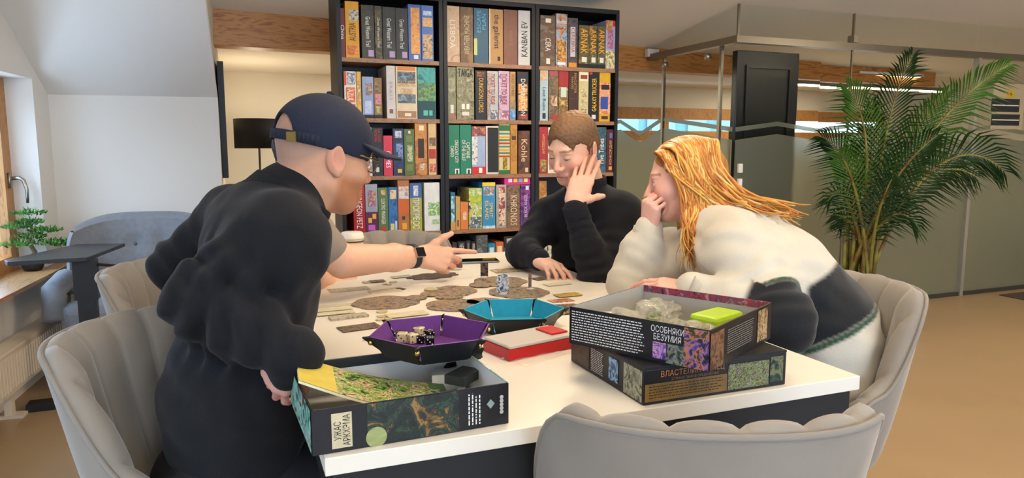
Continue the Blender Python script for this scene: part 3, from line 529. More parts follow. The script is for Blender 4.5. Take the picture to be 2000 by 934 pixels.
def make_chair():
    e = empty('tub_chair')
    NU, NV = 73, 12
    m = MB(); m.grid(lambda u, v: shell((u * 2 - 1) * PHI, v, 0), NU, NV)                       # outer
    m.grid(lambda u, v: shell((u * 2 - 1) * PHI, v, .028), NU, NV)                              # core
    # closing strips
    m.grid(lambda u, v: shell((u * 2 - 1) * PHI, 1, .028 * v) + Vector((0, 0, .004 * math.sin(v * math.pi))), NU, 4)
    m.grid(lambda u, v: shell((u * 2 - 1) * PHI, 0, .028 * v), NU, 2)
    for s in (-1, 1): m.grid(lambda u, v: shell(s * PHI, v, .028 * u), 3, NV)
    m.build('outer_shell', M_velvet, e, smooth=True)
    NCH = 13
    def inner(u, v):
        p = (u * 2 - 1) * PHI * .985; v *= 1.12
        rib = abs(math.cos(u * NCH * math.pi)) ** .55
        c = sm(.86, 1.12, v); off = (.046 + .014 * rib) * (1 - c) + .007 * c
        if v < .05: off = .02
        q = shell(p, .12 + .88 * min(1, v), off); q.z += (.006 + .010 * rib) * math.sin(min(1, max(0, (v - .86) / .26)) * math.pi) ** .8; return q
    MB().grid(inner, NCH * 10 + 1, 30).build('channelled_backrest', M_vel_in, e, smooth=True)
    MB().tube([shell((i / 60 * 2 - 1) * PHI, 1, .002) + Vector((0, 0, .002)) for i in range(61)], .0055, 6).build('piping', M_pipe, e, smooth=True)
    # seat cushion
    def seat(u, v):
        p = u * 2 * math.pi; q = 2.6; c, sn = math.cos(p), math.sin(p); r = (abs(sn) ** q + abs(c) ** q) ** (-1 / q)
        prof = [(0, .40), (.9, .40), (.985, .415), (1, .44), (.98, .468), (.9, .482), (.6, .488), (0, .49)]
        k, z = prof[round(v * 7)]; return Vector((.215 * sn * r * k, .235 * c * r * k + .03, z))
    MB().grid(seat, 40, 8, True).build('seat', M_velvet, e, smooth=True)
    for sx in (-1, 1):
        for sy in (-1, 1): MB().tube([(sx * .12, .02 + sy * .12, .41), (sx * .21, .02 + sy * .2, 0)], [.014, .009], 8).build('leg', M_black, e, smooth=True)
    MB().box((-.15, -.13, .385), (.15, .17, .40)).build('seat_frame', M_black, e)
    return e
def copy_tree(o, parent=None):
    c = o.copy(); COL.objects.link(c); c.parent = parent
    for ch in list(o.children): copy_tree(ch, c)
    return c
CH0 = make_chair()
# (x, y, facing angle from +x in degrees, label)
CHAIRS = [(-.02, 1.52, -35, 'taupe velvet tub chair holding the man in the cap'),
          (-.05, 2.33, -35, 'taupe velvet tub chair of the person behind the man in the cap'),
          (1.37, 1.45, 190, 'taupe velvet tub chair behind the blonde woman'),
          (.709, .995, 68.5, 'empty taupe velvet tub chair at the table end by the stacked boxes'),
          (.60, 2.72, -92, 'empty taupe velvet tub chair at the table end by the bookcases'),
          (1.62, 2.48, 200, 'taupe velvet tub chair under the young man in the dark sweater')]
for i, (x, y, a, lb) in enumerate(CHAIRS):
    o = CH0 if i == 0 else copy_tree(CH0)
    o.location = (x, y, 0); o.rotation_euler = (0, 0, R(a - 90)); tag(o, lb, 'chair', 'tub chairs around the table')
# ================================================================== grey tufted armchair
M_grey = mat('grey_felt', '#85888e', .85, sheen=.2, vary=(40, .12), bump=(220, .08))
ac = empty('armchair', (-.45, 4.27, 0), R(-6), 'grey buttoned armchair against the white wall', 'armchair')
def acb(u, v, side):
    x = (u * 2 - 1); w = .345 - .06 * max(0, v - .75) ** 2 * 6
    z = .36 + .44 * v - .05 * abs(x) ** 4 * v; y = .17 + .05 * v - .16 * abs(x) ** 3
    d = 0
    for bx in (-.6, -.2, .2, .6):
        for bv in (.35, .68): d += .025 * math.exp(-(((x - bx) / .13) ** 2 + ((v - bv) / .11) ** 2))
    return Vector((x * w, y - .06 + d, z)) if side == 0 else Vector((x * w, y + .06, z))
m = MB(); n0 = 45
m.grid(lambda u, v: acb(u, v, 0), n0, 25); m.grid(lambda u, v: acb(u, v, 1), n0, 25)
m.grid(lambda u, v: acb(u, 1, 0).lerp(acb(u, 1, 1), v) + Vector((0, 0, .035 * math.sin(v * math.pi))), n0, 7)
for s in (0, 1): m.grid(lambda u, v: acb(s, u, 0).lerp(acb(s, u, 1), v) + Vector(((s * 2 - 1) * .03 * math.sin(v * math.pi), 0, 0)), 25, 7)
m.build('backrest', M_grey, ac, smooth=True)
for bx in (-.6, -.2, .2, .6):
    for bv in (.35, .68):
        p = acb((bx + 1) / 2, bv, 0); MB().lathe([(0, .007), (.008, .005), (.012, 0), (.008, -.004)], 12).build('button', mat('grey_button', '#5d6066', .7), ac, True, p, (math.pi / 2, 0, 0))
for s in (-1, 1):
    MB().tube([(s * .34, .12, .42), (s * .35, -.1, .52), (s * .34, -.30, .50), (s * .33, -.36, .36)], [.06, .055, .055, .05], 12).build('armrest', M_grey, ac, smooth=True)
    for sy in (-.3, .15): MB().tube([(s * .27, sy, .22), (s * .3, sy, 0)], [.018, .012], 8).build('leg', M_pine, ac, smooth=True)
boxo('seat', (-.31, -.38, .22), (.31, .12, .44), M_grey, ac, bev=.05)
# ================================================================== radiator under the sill
M_rad = mat('radiator_enamel', '#d9cbb4', .45)
rd = empty('radiator', (0, 0, 0), 0, 'long low cream radiator on feet under the window sill', 'radiator')
m = MB(); wbox(m, (.02, -2.9, .12), (.1, -.15, .3)); wbox(m, (.015, -2.9, .3), (.105, -.15, .318)); m.build('body', M_rad, rd, bev=.004)
m = MB()
for k in range(88): wbox(m, (.1, -2.88 + k * .031, .14), (.105, -2.868 + k * .031, .285))
m.build('ribs', M_rad, rd)
for y in (-.35, -1.06, -2.0):
    m = MB(); wbox(m, (.045, y - .02, .012), (.075, y + .02, .119)); wbox(m, (.02, y - .035, 0), (.12, y + .035, .012)); m.build('foot', M_rad, rd)
# ================================================================== laptop desk
DZ = .70
q = [at(244, 475, z=DZ), at(149, 477, z=DZ), at(8, 508, z=DZ), at(14, 512, z=DZ), at(169, 503, z=DZ)]
dk = empty('standing_desk', (q[4].x, q[4].y, 0), 0, 'small black height adjustable desk before the window sill', 'desk')
o0 = Vector((q[4].x, q[4].y, 0))
MB().prism([((p - o0).x, (p - o0).y) for p in q], DZ - .018, DZ).build('desktop', mat('black_laminate', '#222327', .35), dk, bev=.002)
c = (at(172, 540, y=q[4].y + .06)) - o0
boxo('column', (c.x - .045, c.y - .03, .0), (c.x + .03, c.y + .03, .5), M_black, dk); boxo('column', (c.x - .055, c.y - .035, .5), (c.x + .04, c.y + .035, DZ - .0185), M_black, dk)
boxo('base', (c.x - .28, c.y - .04, 0), (c.x - .046, c.y + .04, .035), M_black, dk, bev=.003)
MB().box((0, -.02, -.006), (.16, .02, .006)).build('crank_lever', M_black, dk, loc=(c.x + .03, c.y + .02, DZ - .045), rot=(0, R(12), R(35)))
# ================================================================== bonsai on the sill
bp = Mw @ Vector((-.03, -.36, ZS))
bs = empty('bonsai', bp, 0, 'small artificial bonsai with layered green pads in a dark pot', 'plant')
MB().lathe([(.045, 0), (.055, .02), (.07, .065), (.066, .065), (.055, .055), (0, .055)], 20).build('pot', mat('dark_pot', '#1e1f20', .4), bs, True)
MB().tube([(0, 0, .055), (.015, 0, .11), (-.01, 0, .17), (.012, 0, .24), (0, 0, .31)], [.016, .014, .012, .009, .005], 8).build('trunk', mat('bonsai_bark', '#6a5a48', .9), bs, smooth=True)
MPD = [mat('needle_green', '#3f7a22', .7), mat('needle_dark', '#264f1a', .7), mat('needle_light', '#659a30', .7)]
rnd = random.Random(3)
for (dx, dz, r) in ((.0, .34, .085), (-.07, .26, .08), (.075, .235, .085), (.0, .285, .07), (-.075, .155, .095), (.08, .16, .11), (.0, .20, .08), (.15, .15, .06)):
    m = MB()
    for k in range(150):
        a = rnd.uniform(0, 6.283); rr = r * math.sqrt(rnd.random()); b = Vector((dx + rr * math.cos(a), .6 * rr * math.sin(a), dz + .03 * (1 - (rr / r) ** 2) * rnd.uniform(-.6, 1)))
        n = Vector((math.cos(a) * rr / r, math.sin(a) * rr / r, .8)).normalized() + Vector((rnd.uniform(-.6, .6), rnd.uniform(-.6, .6), rnd.uniform(-.3, .5)))
        n = n.normalized() * rnd.uniform(.016, .03); s = n.cross(Vector((rnd.random(), rnd.random(), .3))).normalized() * .0045
        m.cur = rnd.choice((0, 0, 1, 2)); m.add([b - s, b + s, b + n * .6 + s * .8, b + n, b + n * .6 - s * .8], [(0, 1, 2, 3, 4)])
    m.build('foliage_pad', MPD, bs)
bs.scale = (.88, .88, .88)
# ================================================================== floor lamp and picture
lc = at(505, 260, y=6.35)
lm = empty('floor_lamp', (lc.x, lc.y, 0), 0, 'floor lamp with black drum shade against the cream wall', 'lamp')
z0, z1 = at(505, 290, y=6.15).z, at(505, 231, y=6.15).z; rl = (at(555, 260, y=6.3).x - at(455, 260, y=6.3).x) / 2 * .96
m = MB(); m.grid(lambda u, v: Vector((rl * math.cos(u * 6.2832), rl * math.sin(u * 6.2832), z0 + (z1 - z0) * v)), 40, 2, True)
m.build('lamp_shade', mat('black_shade', '#0e0e0f', .8), lm, smooth=True, solid=.004)
MB().lathe([(.15, 0), (.15, .015), (.02, .025), (0, .025)], 24).build('base', M_black, lm, True)
MB().tube([(0, 0, .02), (0, 0, z0 + .12)], .009, 10).build('pole', M_black, lm, smooth=True)
MB().lathe([(0, 0), (.03, .01), (.04, .04), (.03, .07), (0, .085)], 16).build('bulb', mat('bulb_glow', '#fff0d0', .5, emit=('#ffd090', 25)), lm, True, (0, 0, z0 + .1))
pl = bpy.data.lights.new('lamp_bulb_light', 'POINT'); pl.energy = 7; pl.color = (1, .82, .58); pl.shadow_soft_size = .04
plo = bpy.data.objects.new('lamp_bulb_light', pl); plo.location = (lc.x, lc.y, z1 - .02); COL.objects.link(plo)
pf = empty('picture', (-.036, 4.84, 0), 0, 'large black framed picture on the narrow return wall', 'picture')
za, zb2 = 1.0, 1.715
for a, b in (((0, 0, za), (.036, .03, zb2)), ((0, .95, za), (.036, .98, zb2)), ((0, .03, zb2 - .03), (.036, .95, zb2)), ((0, .03, za), (.036, .95, za + .03))): boxo('frame_bar', a, b, M_black, pf)
boxo('print', (0, .03, za + .03), (.012, .95, zb2 - .03), art('picture_print', ['#d8c8a8', '#e8dcc4', '#b89a70'], 4, 2), pf)
# ================================================================== palm
pp = Vector((3.72, 3.40, 0))
pm = empty('potted_palm', pp, 0, 'tall areca palm in a white pot by the glass wall', 'plant')
MB().lathe([(.12, 0), (.14, .02), (.165, .375), (.15, .375), (.145, .33), (0, .33)], 32).build('pot', mat('white_pot', '#dcdcd8', .35), pm, True)
MB().lathe([(.146, .331), (.08, .345), (0, .35)], 20).build('soil', mat('soil', '#2e2418', .95, bump=(60, .6)), pm, True)
M_leaf = mat('palm_leaf', '#1f4216', .45, vary=(9, .45), spec=.4); M_leaf2 = mat('palm_leaf_light', '#44701e', .5, vary=(9, .35)); M_stem = mat('palm_stem', '#8a8a3c', .55, vary=(12, .35, '#6a4a22'))
rp = random.Random(5)
PD = float(np.dot(np.array(pp) - CAMP, FH))
FR = [[(1742, 350), (1838, 200), (1968, 128), .0], [(1752, 380), (1860, 235), (1962, 335), -.25], [(1755, 400), (1815, 290), (1905, 345), .25], [(1712, 400), (1722, 220), (1782, 108), .1],
      [(1700, 400), (1712, 240), (1655, 170), -.15], [(1690, 420), (1672, 300), (1606, 268), .2], [(1680, 440), (1650, 345), (1618, 392), -.2], [(1705, 450), (1745, 380), (1790, 440), -.3],
      [(1715, 420), (1755, 280), (1850, 180), .3], [(1706, 440), (1700, 320), (1702, 205), .15], [(1690, 450), (1660, 400), (1640, 440), .3], [(1700, 440), (1740, 330), (1830, 265), -.35], [(1692, 430), (1664, 330), (1640, 300), -.35], [(1702, 450), (1720, 390), (1742, 350), -.4],
      [(1700, 470), (1725, 410), (1770, 395), -.2], [(1688, 470), (1665, 420), (1632, 420), -.1]]
for fi, (c1, c2, tp, dd) in enumerate(FR):
    a = rp.uniform(0, 6.28); P0 = Vector((.07 * math.cos(a), .07 * math.sin(a), .34))
    W1 = dep(*c1, PD + dd * .35) - pp; W2 = dep(*c2, PD + dd * .8) - pp; W3 = dep(*tp, PD + dd) - pp
    def bez(t): s = 1 - t; return P0 * s ** 3 + W1 * 3 * s * s * t + W2 * 3 * s * t * t + W3 * t ** 3
    K = 22; pts = [bez(i / K) for i in range(K + 1)]
    m = MB(); m.cur = 0; m.tube(pts, [.013 * (1 - .85 * i / K) + .001 for i in range(K + 1)], 6)
    tot = sum((pts[i + 1] - pts[i]).length for i in range(K)); m.cur = 1
    nl = max(14, int(tot / .04))
    for j in range(nl):
        t = .36 + .64 * (j + .5) / nl; P = bez(t); T = (bez(min(1, t + .01)) - bez(t - .01)).normalized()
        vd = (Vector(CAMP) - (pp + P)).normalized(); S = T.cross(vd).normalized()
        S = (S + Vector((rp.uniform(-.2, .2), rp.uniform(-.5, .5), 0)) * .5).normalized()
        x = (t - .36) / .64; Ln = (.07 + .20 * math.sin(math.pi * min(1, x * .8 + .18)) ** .9) * min(1.15, tot / 1.3 + .25)
        for sg in (-1, 1):
            d = (S * sg * (1.0 - .5 * x) + T * (.55 + .6 * x)).normalized(); Lq = Ln * rp.uniform(.85, 1.1)
            A = P + d * Lq * .5 + Vector((0, 0, .03 * Lq)); B = P + d * Lq + Vector((0, 0, -.28 * Lq))
            w = T.cross(d).cross(d).normalized() * .0062; n = T.cross(d).normalized() * .003
            m.add([P - w * .35, P + w * .35, A + w + n, A + n * -1.2, A - w + n, B], [(0, 1, 2, 3), (0, 3, 4), (3, 2, 5), (3, 5, 4)])
    m.build('frond', [M_stem, M_leaf if fi % 4 else M_leaf2], pm)
for k in range(11):
    a = k * 2.4; r0 = .09 * math.sqrt((k + 1) / 11); p0 = Vector((r0 * math.cos(a), r0 * math.sin(a), .335)); p1 = p0 * 1.25 + Vector((0, 0, rp.uniform(.25, .5)))
    MB().tube([p0, (p0 + p1) / 2 + Vector((.005, 0, 0)), p1], [.014, .012, .007], 7).build('cane', M_stem, pm, smooth=True)
# ================================================================== paper cup on the table
cpos = dep(688, 474, 2.66)
cu = empty('coffee_cup', (cpos.x, cpos.y, TZ), 0, 'cream paper coffee cup with lid behind the outstretched arm', 'cup')
MB().lathe([(.029, 0), (.031, .003), (.042, .105), (0, .105)], 28).build('cup_body', mat('cup_cream', '#e0d4bc', .6), cu, True)
MB().lathe([(.044, .106), (.045, .112), (.042, .116), (.040, .128), (.036, .131), (0, .129)], 28).build('lid', mat('cup_lid', '#e8dfcc', .4), cu, True)
MB().lathe([(.0405, .094), (.0425, .094), (.0432, .100), (.0405, .100)], 28).build('band', mat('cup_band', '#5a4630', .6), cu, True)
# ================================================================== things on the table
M_inner = mat('box_inner_card', '#cfccc6', .7)
def quad_box(name, c, w, d, h, ang, z, mo, mi, label, cat='game box', wall=.0028):
    """open box: floor and four walls, local x along the near wall, y to the far wall"""
    e = empty(name, (c[0], c[1], z), ang, label, cat); x, y = w / 2, d / 2
    boxo('bottom', (-x, -y, 0), (x, y, wall), mo, e)
    for a, b in (((-x, -y, wall), (x, -y + wall, h)), ((-x, y - wall, wall), (x, y, h)), ((-x, -y + wall, wall), (-x + wall, y - wall, h)), ((x - wall, -y + wall, wall), (x, y - wall, h))): boxo('side_wall', a, b, mo, e)
    m = MB(); i = .0004; xx, yy = x - wall - i, y - wall - i; zz = wall + i
    m.add([(-xx, -yy, zz), (xx, -yy, zz), (xx, yy, zz), (-xx, yy, zz)], [(0, 1, 2, 3)])
    for p, q in (((-xx, -yy), (xx, -yy)), ((xx, -yy), (xx, yy)), ((xx, yy), (-xx, yy)), ((-xx, yy), (-xx, -yy))): m.add([(*p, zz), (*q, zz), (*q, h), (*p, h)], [(0, 1, 2, 3)])
    m.build('inner_lining', mi, e); return e
def on_face(e, side, w, d, h):
    """matrix of the XY print plane on a wall: near, right, left"""
    X = Matrix.Rotation(math.pi / 2, 4, 'X')
    if side == 'near': return Matrix.Translation((0, -d / 2 - .0006, h / 2)) @ X
    if side == 'right': return Matrix.Translation((w / 2 + .0006, 0, h / 2)) @ Matrix.Rotation(math.pi / 2, 4, 'Z') @ X
    return Matrix.Translation((-w / 2 - .0006, 0, h / 2)) @ Matrix.Rotation(-math.pi / 2, 4, 'Z') @ X
def decal(name, M, x0, y0, x1, y1, m, e, lift=0.):
    q = MB(); q.add([M @ Vector((x, y, lift)) for x, y in ((x0, y0), (x1, y0), (x1, y1), (x0, y1))], [(0, 1, 2, 3)]); return q.build(name, m, e)
INKW, INKT = ink('#e6e4de'), ink('#cfc59a')
def para(M, x0, x1, y0, y1, n, e, m=None, lift=.0012, seed=1):
    """a block of small print: rows of short strokes"""
    r = random.Random(seed); q = MB(); st = (y1 - y0) / n
    for k in range(n):
        x = x0; y = y1 - (k + .5) * st; end = x1 - r.random() * (x1 - x0) * .12
        while x < end:
            wd = min(r.uniform(.0025, .009), end - x); q.add([M @ Vector((a, b, lift)) for a, b in ((x, y - st * .17), (x + wd, y - st * .17), (x + wd, y + st * .2), (x, y + st * .2))], [(0, 1, 2, 3)]); x += wd + .0018
    return q.build('small_print', m or INKW, e)
BLK = mat('box_black_print', '#17161a', .38, vary=(30, .2))
# ---- left open box
w, d, h = .312, .25, .068
lb = quad_box('open_game_box', (.245, 1.165), w, d, h, R(2.5), TZ + .0005, BLK, M_inner, 'open black game box with green monster art and a booklet sticking out')
N = on_face(lb, 'near', w, d, h)
decal('plate', N, -.128, -.028, -.098, .026, mat('parchment', '#cdbf98', .6, vary=(60, .2)), lb, .0004)
lettering('УЖАС\nАРКХЭМА', ink('#2a2418'), .048, .024, N @ Matrix.Translation((-.113, -.001, .001)) @ Matrix.Rotation(math.pi / 2, 4, 'Z'), lb)
decal('art_panel', N, -.075, -.033, .07, .033, art('arkham_art', ['#101210', '#131512', '#16281f', '#101312', '#2c4a38', '#121210', '#4a3a20', '#8a6a34'], 20, 4.2, .38, 2), lb, .0003)
MB().lathe([(0, .0004), (.016, .0004)], 24).build('moon', ink('#c8cf8a'), lb, False, N @ Vector((-.062, -.02, .0006)), (math.pi / 2, 0, 0))
para(N @ Matrix.Translation((.096, 0, 0)) @ Matrix.Rotation(math.pi / 2, 4, 'Z'), -.026, .026, -.012, .012, 4, lb, INKW)
lettering('◆', ink('#8a9a98'), .014, .016, N @ Matrix.Translation((.124, .004, .001)), lb, 'logo')
for k in range(5): MB().lathe([(.0018, .0), (.0034, .0)], 14).build('logo_ring', INKW, lb, False, N @ Vector((.143, -.012 + k * .0062, .0012)), (math.pi / 2, 0, 0))
Lf = on_face(lb, 'left', w, d, h); decal('art_panel', Lf, -.12, -.033, .12, .033, art('arkham_side', ['#15302c', '#4a9a86', '#a8d0c0', '#1d2a2a', '#7a3a3a'], 26, 1.1), lb, .0003)
rim = MB(); x, y = w / 2, d / 2
rim.box((x - .0027, -y + .003, h + .0001), (x, y - .003, h + .0006)); rim.build('printed_rim', art('arkham_rim', ['#9cc8c0', '#3a8a7a', '#d0e4e0'], 30, 3), lb)
# booklet leaning out of it
bk = empty('rule_booklet', (.245, 1.165, TZ), 0, 'green and yellow illustrated booklet lying slanted in the open box', 'booklet')
o0 = Vector((.245, 1.165, TZ)); A_, B_ = Vector((.095, 1.275, .832)) - o0, Vector((.087, 1.135, .832)) - o0; C_, D_ = Vector((.345, 1.055, .765)) - o0, Vector((.365, 1.215, .765)) - o0
def bq(u, v): q = A_.lerp(B_, v).lerp(D_.lerp(C_, v), u); q.z -= .012 * math.sin(u * math.pi); return q
m = MB(); m.grid(bq, 16, 6); m.build('pages', mat('booklet_paper', '#d8d0a8', .6), bk, solid=.004)
def patch(u0, u1, v0, v1, m_, nm, lf=.0028): q = MB(); q.grid(lambda u, v: bq(u0 + (u1 - u0) * u, v0 + (v1 - v0) * v) + Vector((.2, 0, 1)) * lf, 14, 5); return q.build(nm, m_, bk)
patch(0, .22, 0, 1, mat('booklet_yellow', '#d6bf4a', .5, vary=(30, .15)), 'yellow_spine'); patch(.22, .82, 0, 1, art('booklet_art', ['#2a2a14', '#3f7a2a', '#9ac84a', '#6a4a1e', '#d8e0b0', '#c86a2a', '#1c2a14'], 30, 2.7, .4, 2.5), 'cover_art'); patch(.82, 1, 0, 1, mat('booklet_green', '#55803c', .5, vary=(40, .5)), 'back_strip')
Mk = frame_pre = Matrix.Translation(bq(.78, .45) + Vector((.001, 0, .0048))) @ Matrix.Rotation(R(78), 4, 'Z') @ Matrix.Rotation(R(12), 4, 'X')
lettering('УЖАС\nАРКХ', ink('#e8e2b0'), .075, .05, Mk, bk)
for k, (dx, dy, c, rz) in enumerate(((.10, .02, '#dcdcd8', 20), (.115, .05, '#e6e2da', -15), (.125, -.01, '#26282a', 40))):
    o = boxo('card_deck', (-.03, -.02, 0), (.03, .02, .016), card(c)); o.location = (.245 + dx, 1.165 + dy + .02, TZ + .004 + .0165 * k); o.rotation_euler = (0, 0, R(rz)); tag(o, ['white card deck at the bottom of the open box', 'pale card deck on the white one in the open box', 'black card deck topmost in the open box'][k], 'cards')
boxo('wrap_turn_in', (-.153, .1215, .050), (.153, .1219, .0678), mat('turn_in_black', '#131212', .5), lb)
# ---- lower right box
w, d, h = .312, .285, .067
lo_ = empty('game_box', (.809, 1.176, TZ + .0005), 0, 'black and gold fantasy game box at the bottom of the stack', 'game box')
boxo('body', (-w / 2, -d / 2, 0), (w / 2, d / 2, h - .004), BLK, lo_, bev=.0015); boxo('top_edge', (-w / 2, -d / 2, h - .004), (w / 2, d / 2, h), mat('black_board', '#101012', .5), lo_)
N = on_face(lo_, 'near', w, d, h - .004)
decal('parchment_panel', N, -.154, -.026, .02, .006, mat('gold_parchment', '#8a6a34', .5, vary=(40, .3)), lo_, .0003); para(N, -.146, .012, -.022, .003, 5, lo_, ink('#3a2a14'), .0008, 3)
lettering('ВЛАСТЕЛИН КОЛЕЦ', ink('#c07a3c'), .135, .013, N @ Matrix.Translation((-.055, .021, .001)), lo_); lettering('СТРАНСТВИЯ В СРЕДИЗЕМЬЕ', ink('#9a6a3c'), .10, .0055, N @ Matrix.Translation((-.05, .0105, .001)), lo_)
decal('art_panel', N, .022, -.026, .115, .022, art('map_art', ['#16180e', '#5a6a34', '#9aa86a', '#2a2c1a', '#6a4a34', '#8a8a9a'], 60, 2.2, .4, 3), lo_, .0003); decal('art_panel', N, .118, -.022, .148, .026, art('scene_art', ['#101410', '#2c4a3a', '#7a7a4a', '#15181a'], 40, 6), lo_, .0003)
Lf = on_face(lo_, 'left', w, d, h - .004); para(Lf, -.05, .0, -.024, .022, 13, lo_, INKW, .0008, 4); decal('art_panel', Lf, .075, -.028, .138, .029, art('arch_art', ['#2a2c22', '#7a7660', '#a8a48a', '#3a4a3a'], 40, 3), lo_, .0003); decal('art_panel', Lf, .02, -.02, .055, .024, art('box_shot', ['#12202c', '#3a6a9a', '#9ac0d8', '#1a1a1e'], 50, 8), lo_, .0005); decal('art_panel', Lf, -.138, -.026, -.06, .028, art('dark_scene', ['#1c1a18', '#4a3c30', '#2a2622'], 40, 9), lo_, .0003)
# ---- upper open box
w, d, h = .284, .289, .073; ang = math.atan2(.136, .249) ; Nn, Rr, Ll = Vector((.757, .982)), Vector((1.006, 1.118)), Vector((.588, 1.217))
cc = (Rr + Ll) / 2; ub = quad_box('open_game_box', cc, w, d, h, ang, TZ + .0682, BLK, mat('inner_grey_card', '#a9a49a', .7), 'open black game box full of plastic bags, on top of the stack')
Lf = on_face(ub, 'left', w, d, h); Rt = on_face(ub, 'near', w, d, h)
para(Lf, -.138, .03, -.03, .031, 12, ub, INKW, .0008, 6)
lettering('ОСОБНЯКИ\nБЕЗУМИЯ', INKW, .064, .026, Lf @ Matrix.Translation((.066, .017, .001)), ub)
decal('art_panel', Lf, .038, -.03, .064, -.0, art('purple_shot', ['#2a1c4a', '#7a4aa8', '#d8a0c8', '#3a2a5a'], 50, 2), ub, .0006); decal('art_panel', Lf, .098, -.035, .144, .035, art('dusk_scene', ['#14141c', '#3a2a5a', '#7a5aa0', '#c87a3a', '#1c1a22', '#3a4a2a'], 36, 5), ub, .0004); decal('art_panel', Lf, .064, -.035, .0985, .0, art('tiles_shot', ['#14181a', '#4a5a4a', '#8a8a80', '#1a1c22'], 70, 7), ub, .0004)
decal('art_panel', Rt, -.14, -.035, -.085, .03, art('cultists', ['#1c1418', '#5a3a28', '#8a6040', '#241a28'], 40, 4), ub, .0004); para(Rt, -.07, .05, -.02, .025, 11, ub, ink('#8a8478'), .0008, 8); decal('art_panel', Rt, .07, -.03, .12, .032, art('sepia_figures', ['#3a2a1c', '#8a6a44', '#c0a070', '#2a2018'], 50, 3), ub, .0004)
m = MB(); x, y = w / 2, d / 2; m.box((x - .0028, -y + .003, h + .0001), (x, y - .003, h + .0007)); m.build('printed_rim', art('red_rim', ['#1a1418', '#a8303a', '#2a3a5a', '#c86a6a'], 40, 3), ub)
bx = x - .0024
q = MB(); q.box((bx - .0012, -y + .004, h - .014), (bx - .0007, y - .004, h)); q.build('printed_flap', MATS['red_rim'], ub)
M_bag = mat('clear_plastic', '#f0ecdf', .12, trans=.8, ior=1.2, bump=(60, .6)); M_cardp = mat('token_card', '#8a7458', .7, vary=(50, .3))
def inbox(lx, ly, lz): return Matrix.Translation((cc.x, cc.y, TZ + .0682)) @ Matrix.Rotation(ang, 4, 'Z') @ Vector((lx, ly, lz))
def crumple(name, p, r, mt, label, cat, seed, dens=18, parts=3, cm='#b8a888'):
    rr = random.Random(seed); e = empty(name, p, rr.uniform(0, 3), label, cat); m = MB(); s1, s2, s3 = rr.uniform(0, 9), rr.uniform(0, 9), rr.uniform(0, 9)
    def fn(u, v):
        t, f = u * 6.2832, (v - .5) * math.pi; n = Vector((math.cos(t) * math.cos(f), math.sin(t) * math.cos(f), math.sin(f)))
        k = 1 + .16 * math.sin(5 * n.x + s1 + 3 * n.y) * math.sin(6 * n.y + s2) + .12 * math.sin(11 * n.z + s3 + 7 * n.x); return Vector((n.x * r[0] * k, n.y * r[1] * k, r[2] + max(-r[2], n.z * r[2] * k)))
    m.grid(fn, dens, 12, True); m.build('bag_film', mt, e)
    for k in range(parts): 
        o = boxo('token', (-.012, -.009, 0), (.012, .009, .004), card(cm), e); o.location = (rr.uniform(-.4, .4) * r[0], rr.uniform(-.4, .4) * r[1], r[2] * .35 + .006 * k); o.rotation_euler = (rr.uniform(-.5, .5), rr.uniform(-.5, .5), rr.uniform(0, 3))
    return e
crumple('plastic_bag', inbox(-.08, .07, .0035), (.048, .048, .031), M_bag, 'clear bag with tan tokens in the far corner of the open box', 'bag', 1, parts=6)
crumple('plastic_bag', inbox(.005, .045, .0035), (.036, .05, .035), M_bag, 'clear bag with green tokens beside the lime case', 'bag', 2, parts=6, cm='#8a9a4a')
crumple('plastic_bag', inbox(-.05, -.055, .0035), (.058, .052, .028), M_bag, 'clear bag with brown tokens near the lettered wall of the box', 'bag', 3, parts=5, cm='#7a5a3c')
crumple('plastic_bag', inbox(.085, .07, .0035), (.042, .046, .027), M_bag, 'flat empty clear bag by the printed rim of the box', 'bag', 6, parts=0)
lm_ = MB().box((-.05, -.032, 0), (.05, .032, .05)).build('token_case', mat('lime_plastic', '#a8c828', .35), bev=.008, loc=inbox(.075, -.06, .0036), rot=(0, 0, ang - .15)); tag(lm_, 'lime green plastic case standing in the open box', 'case')
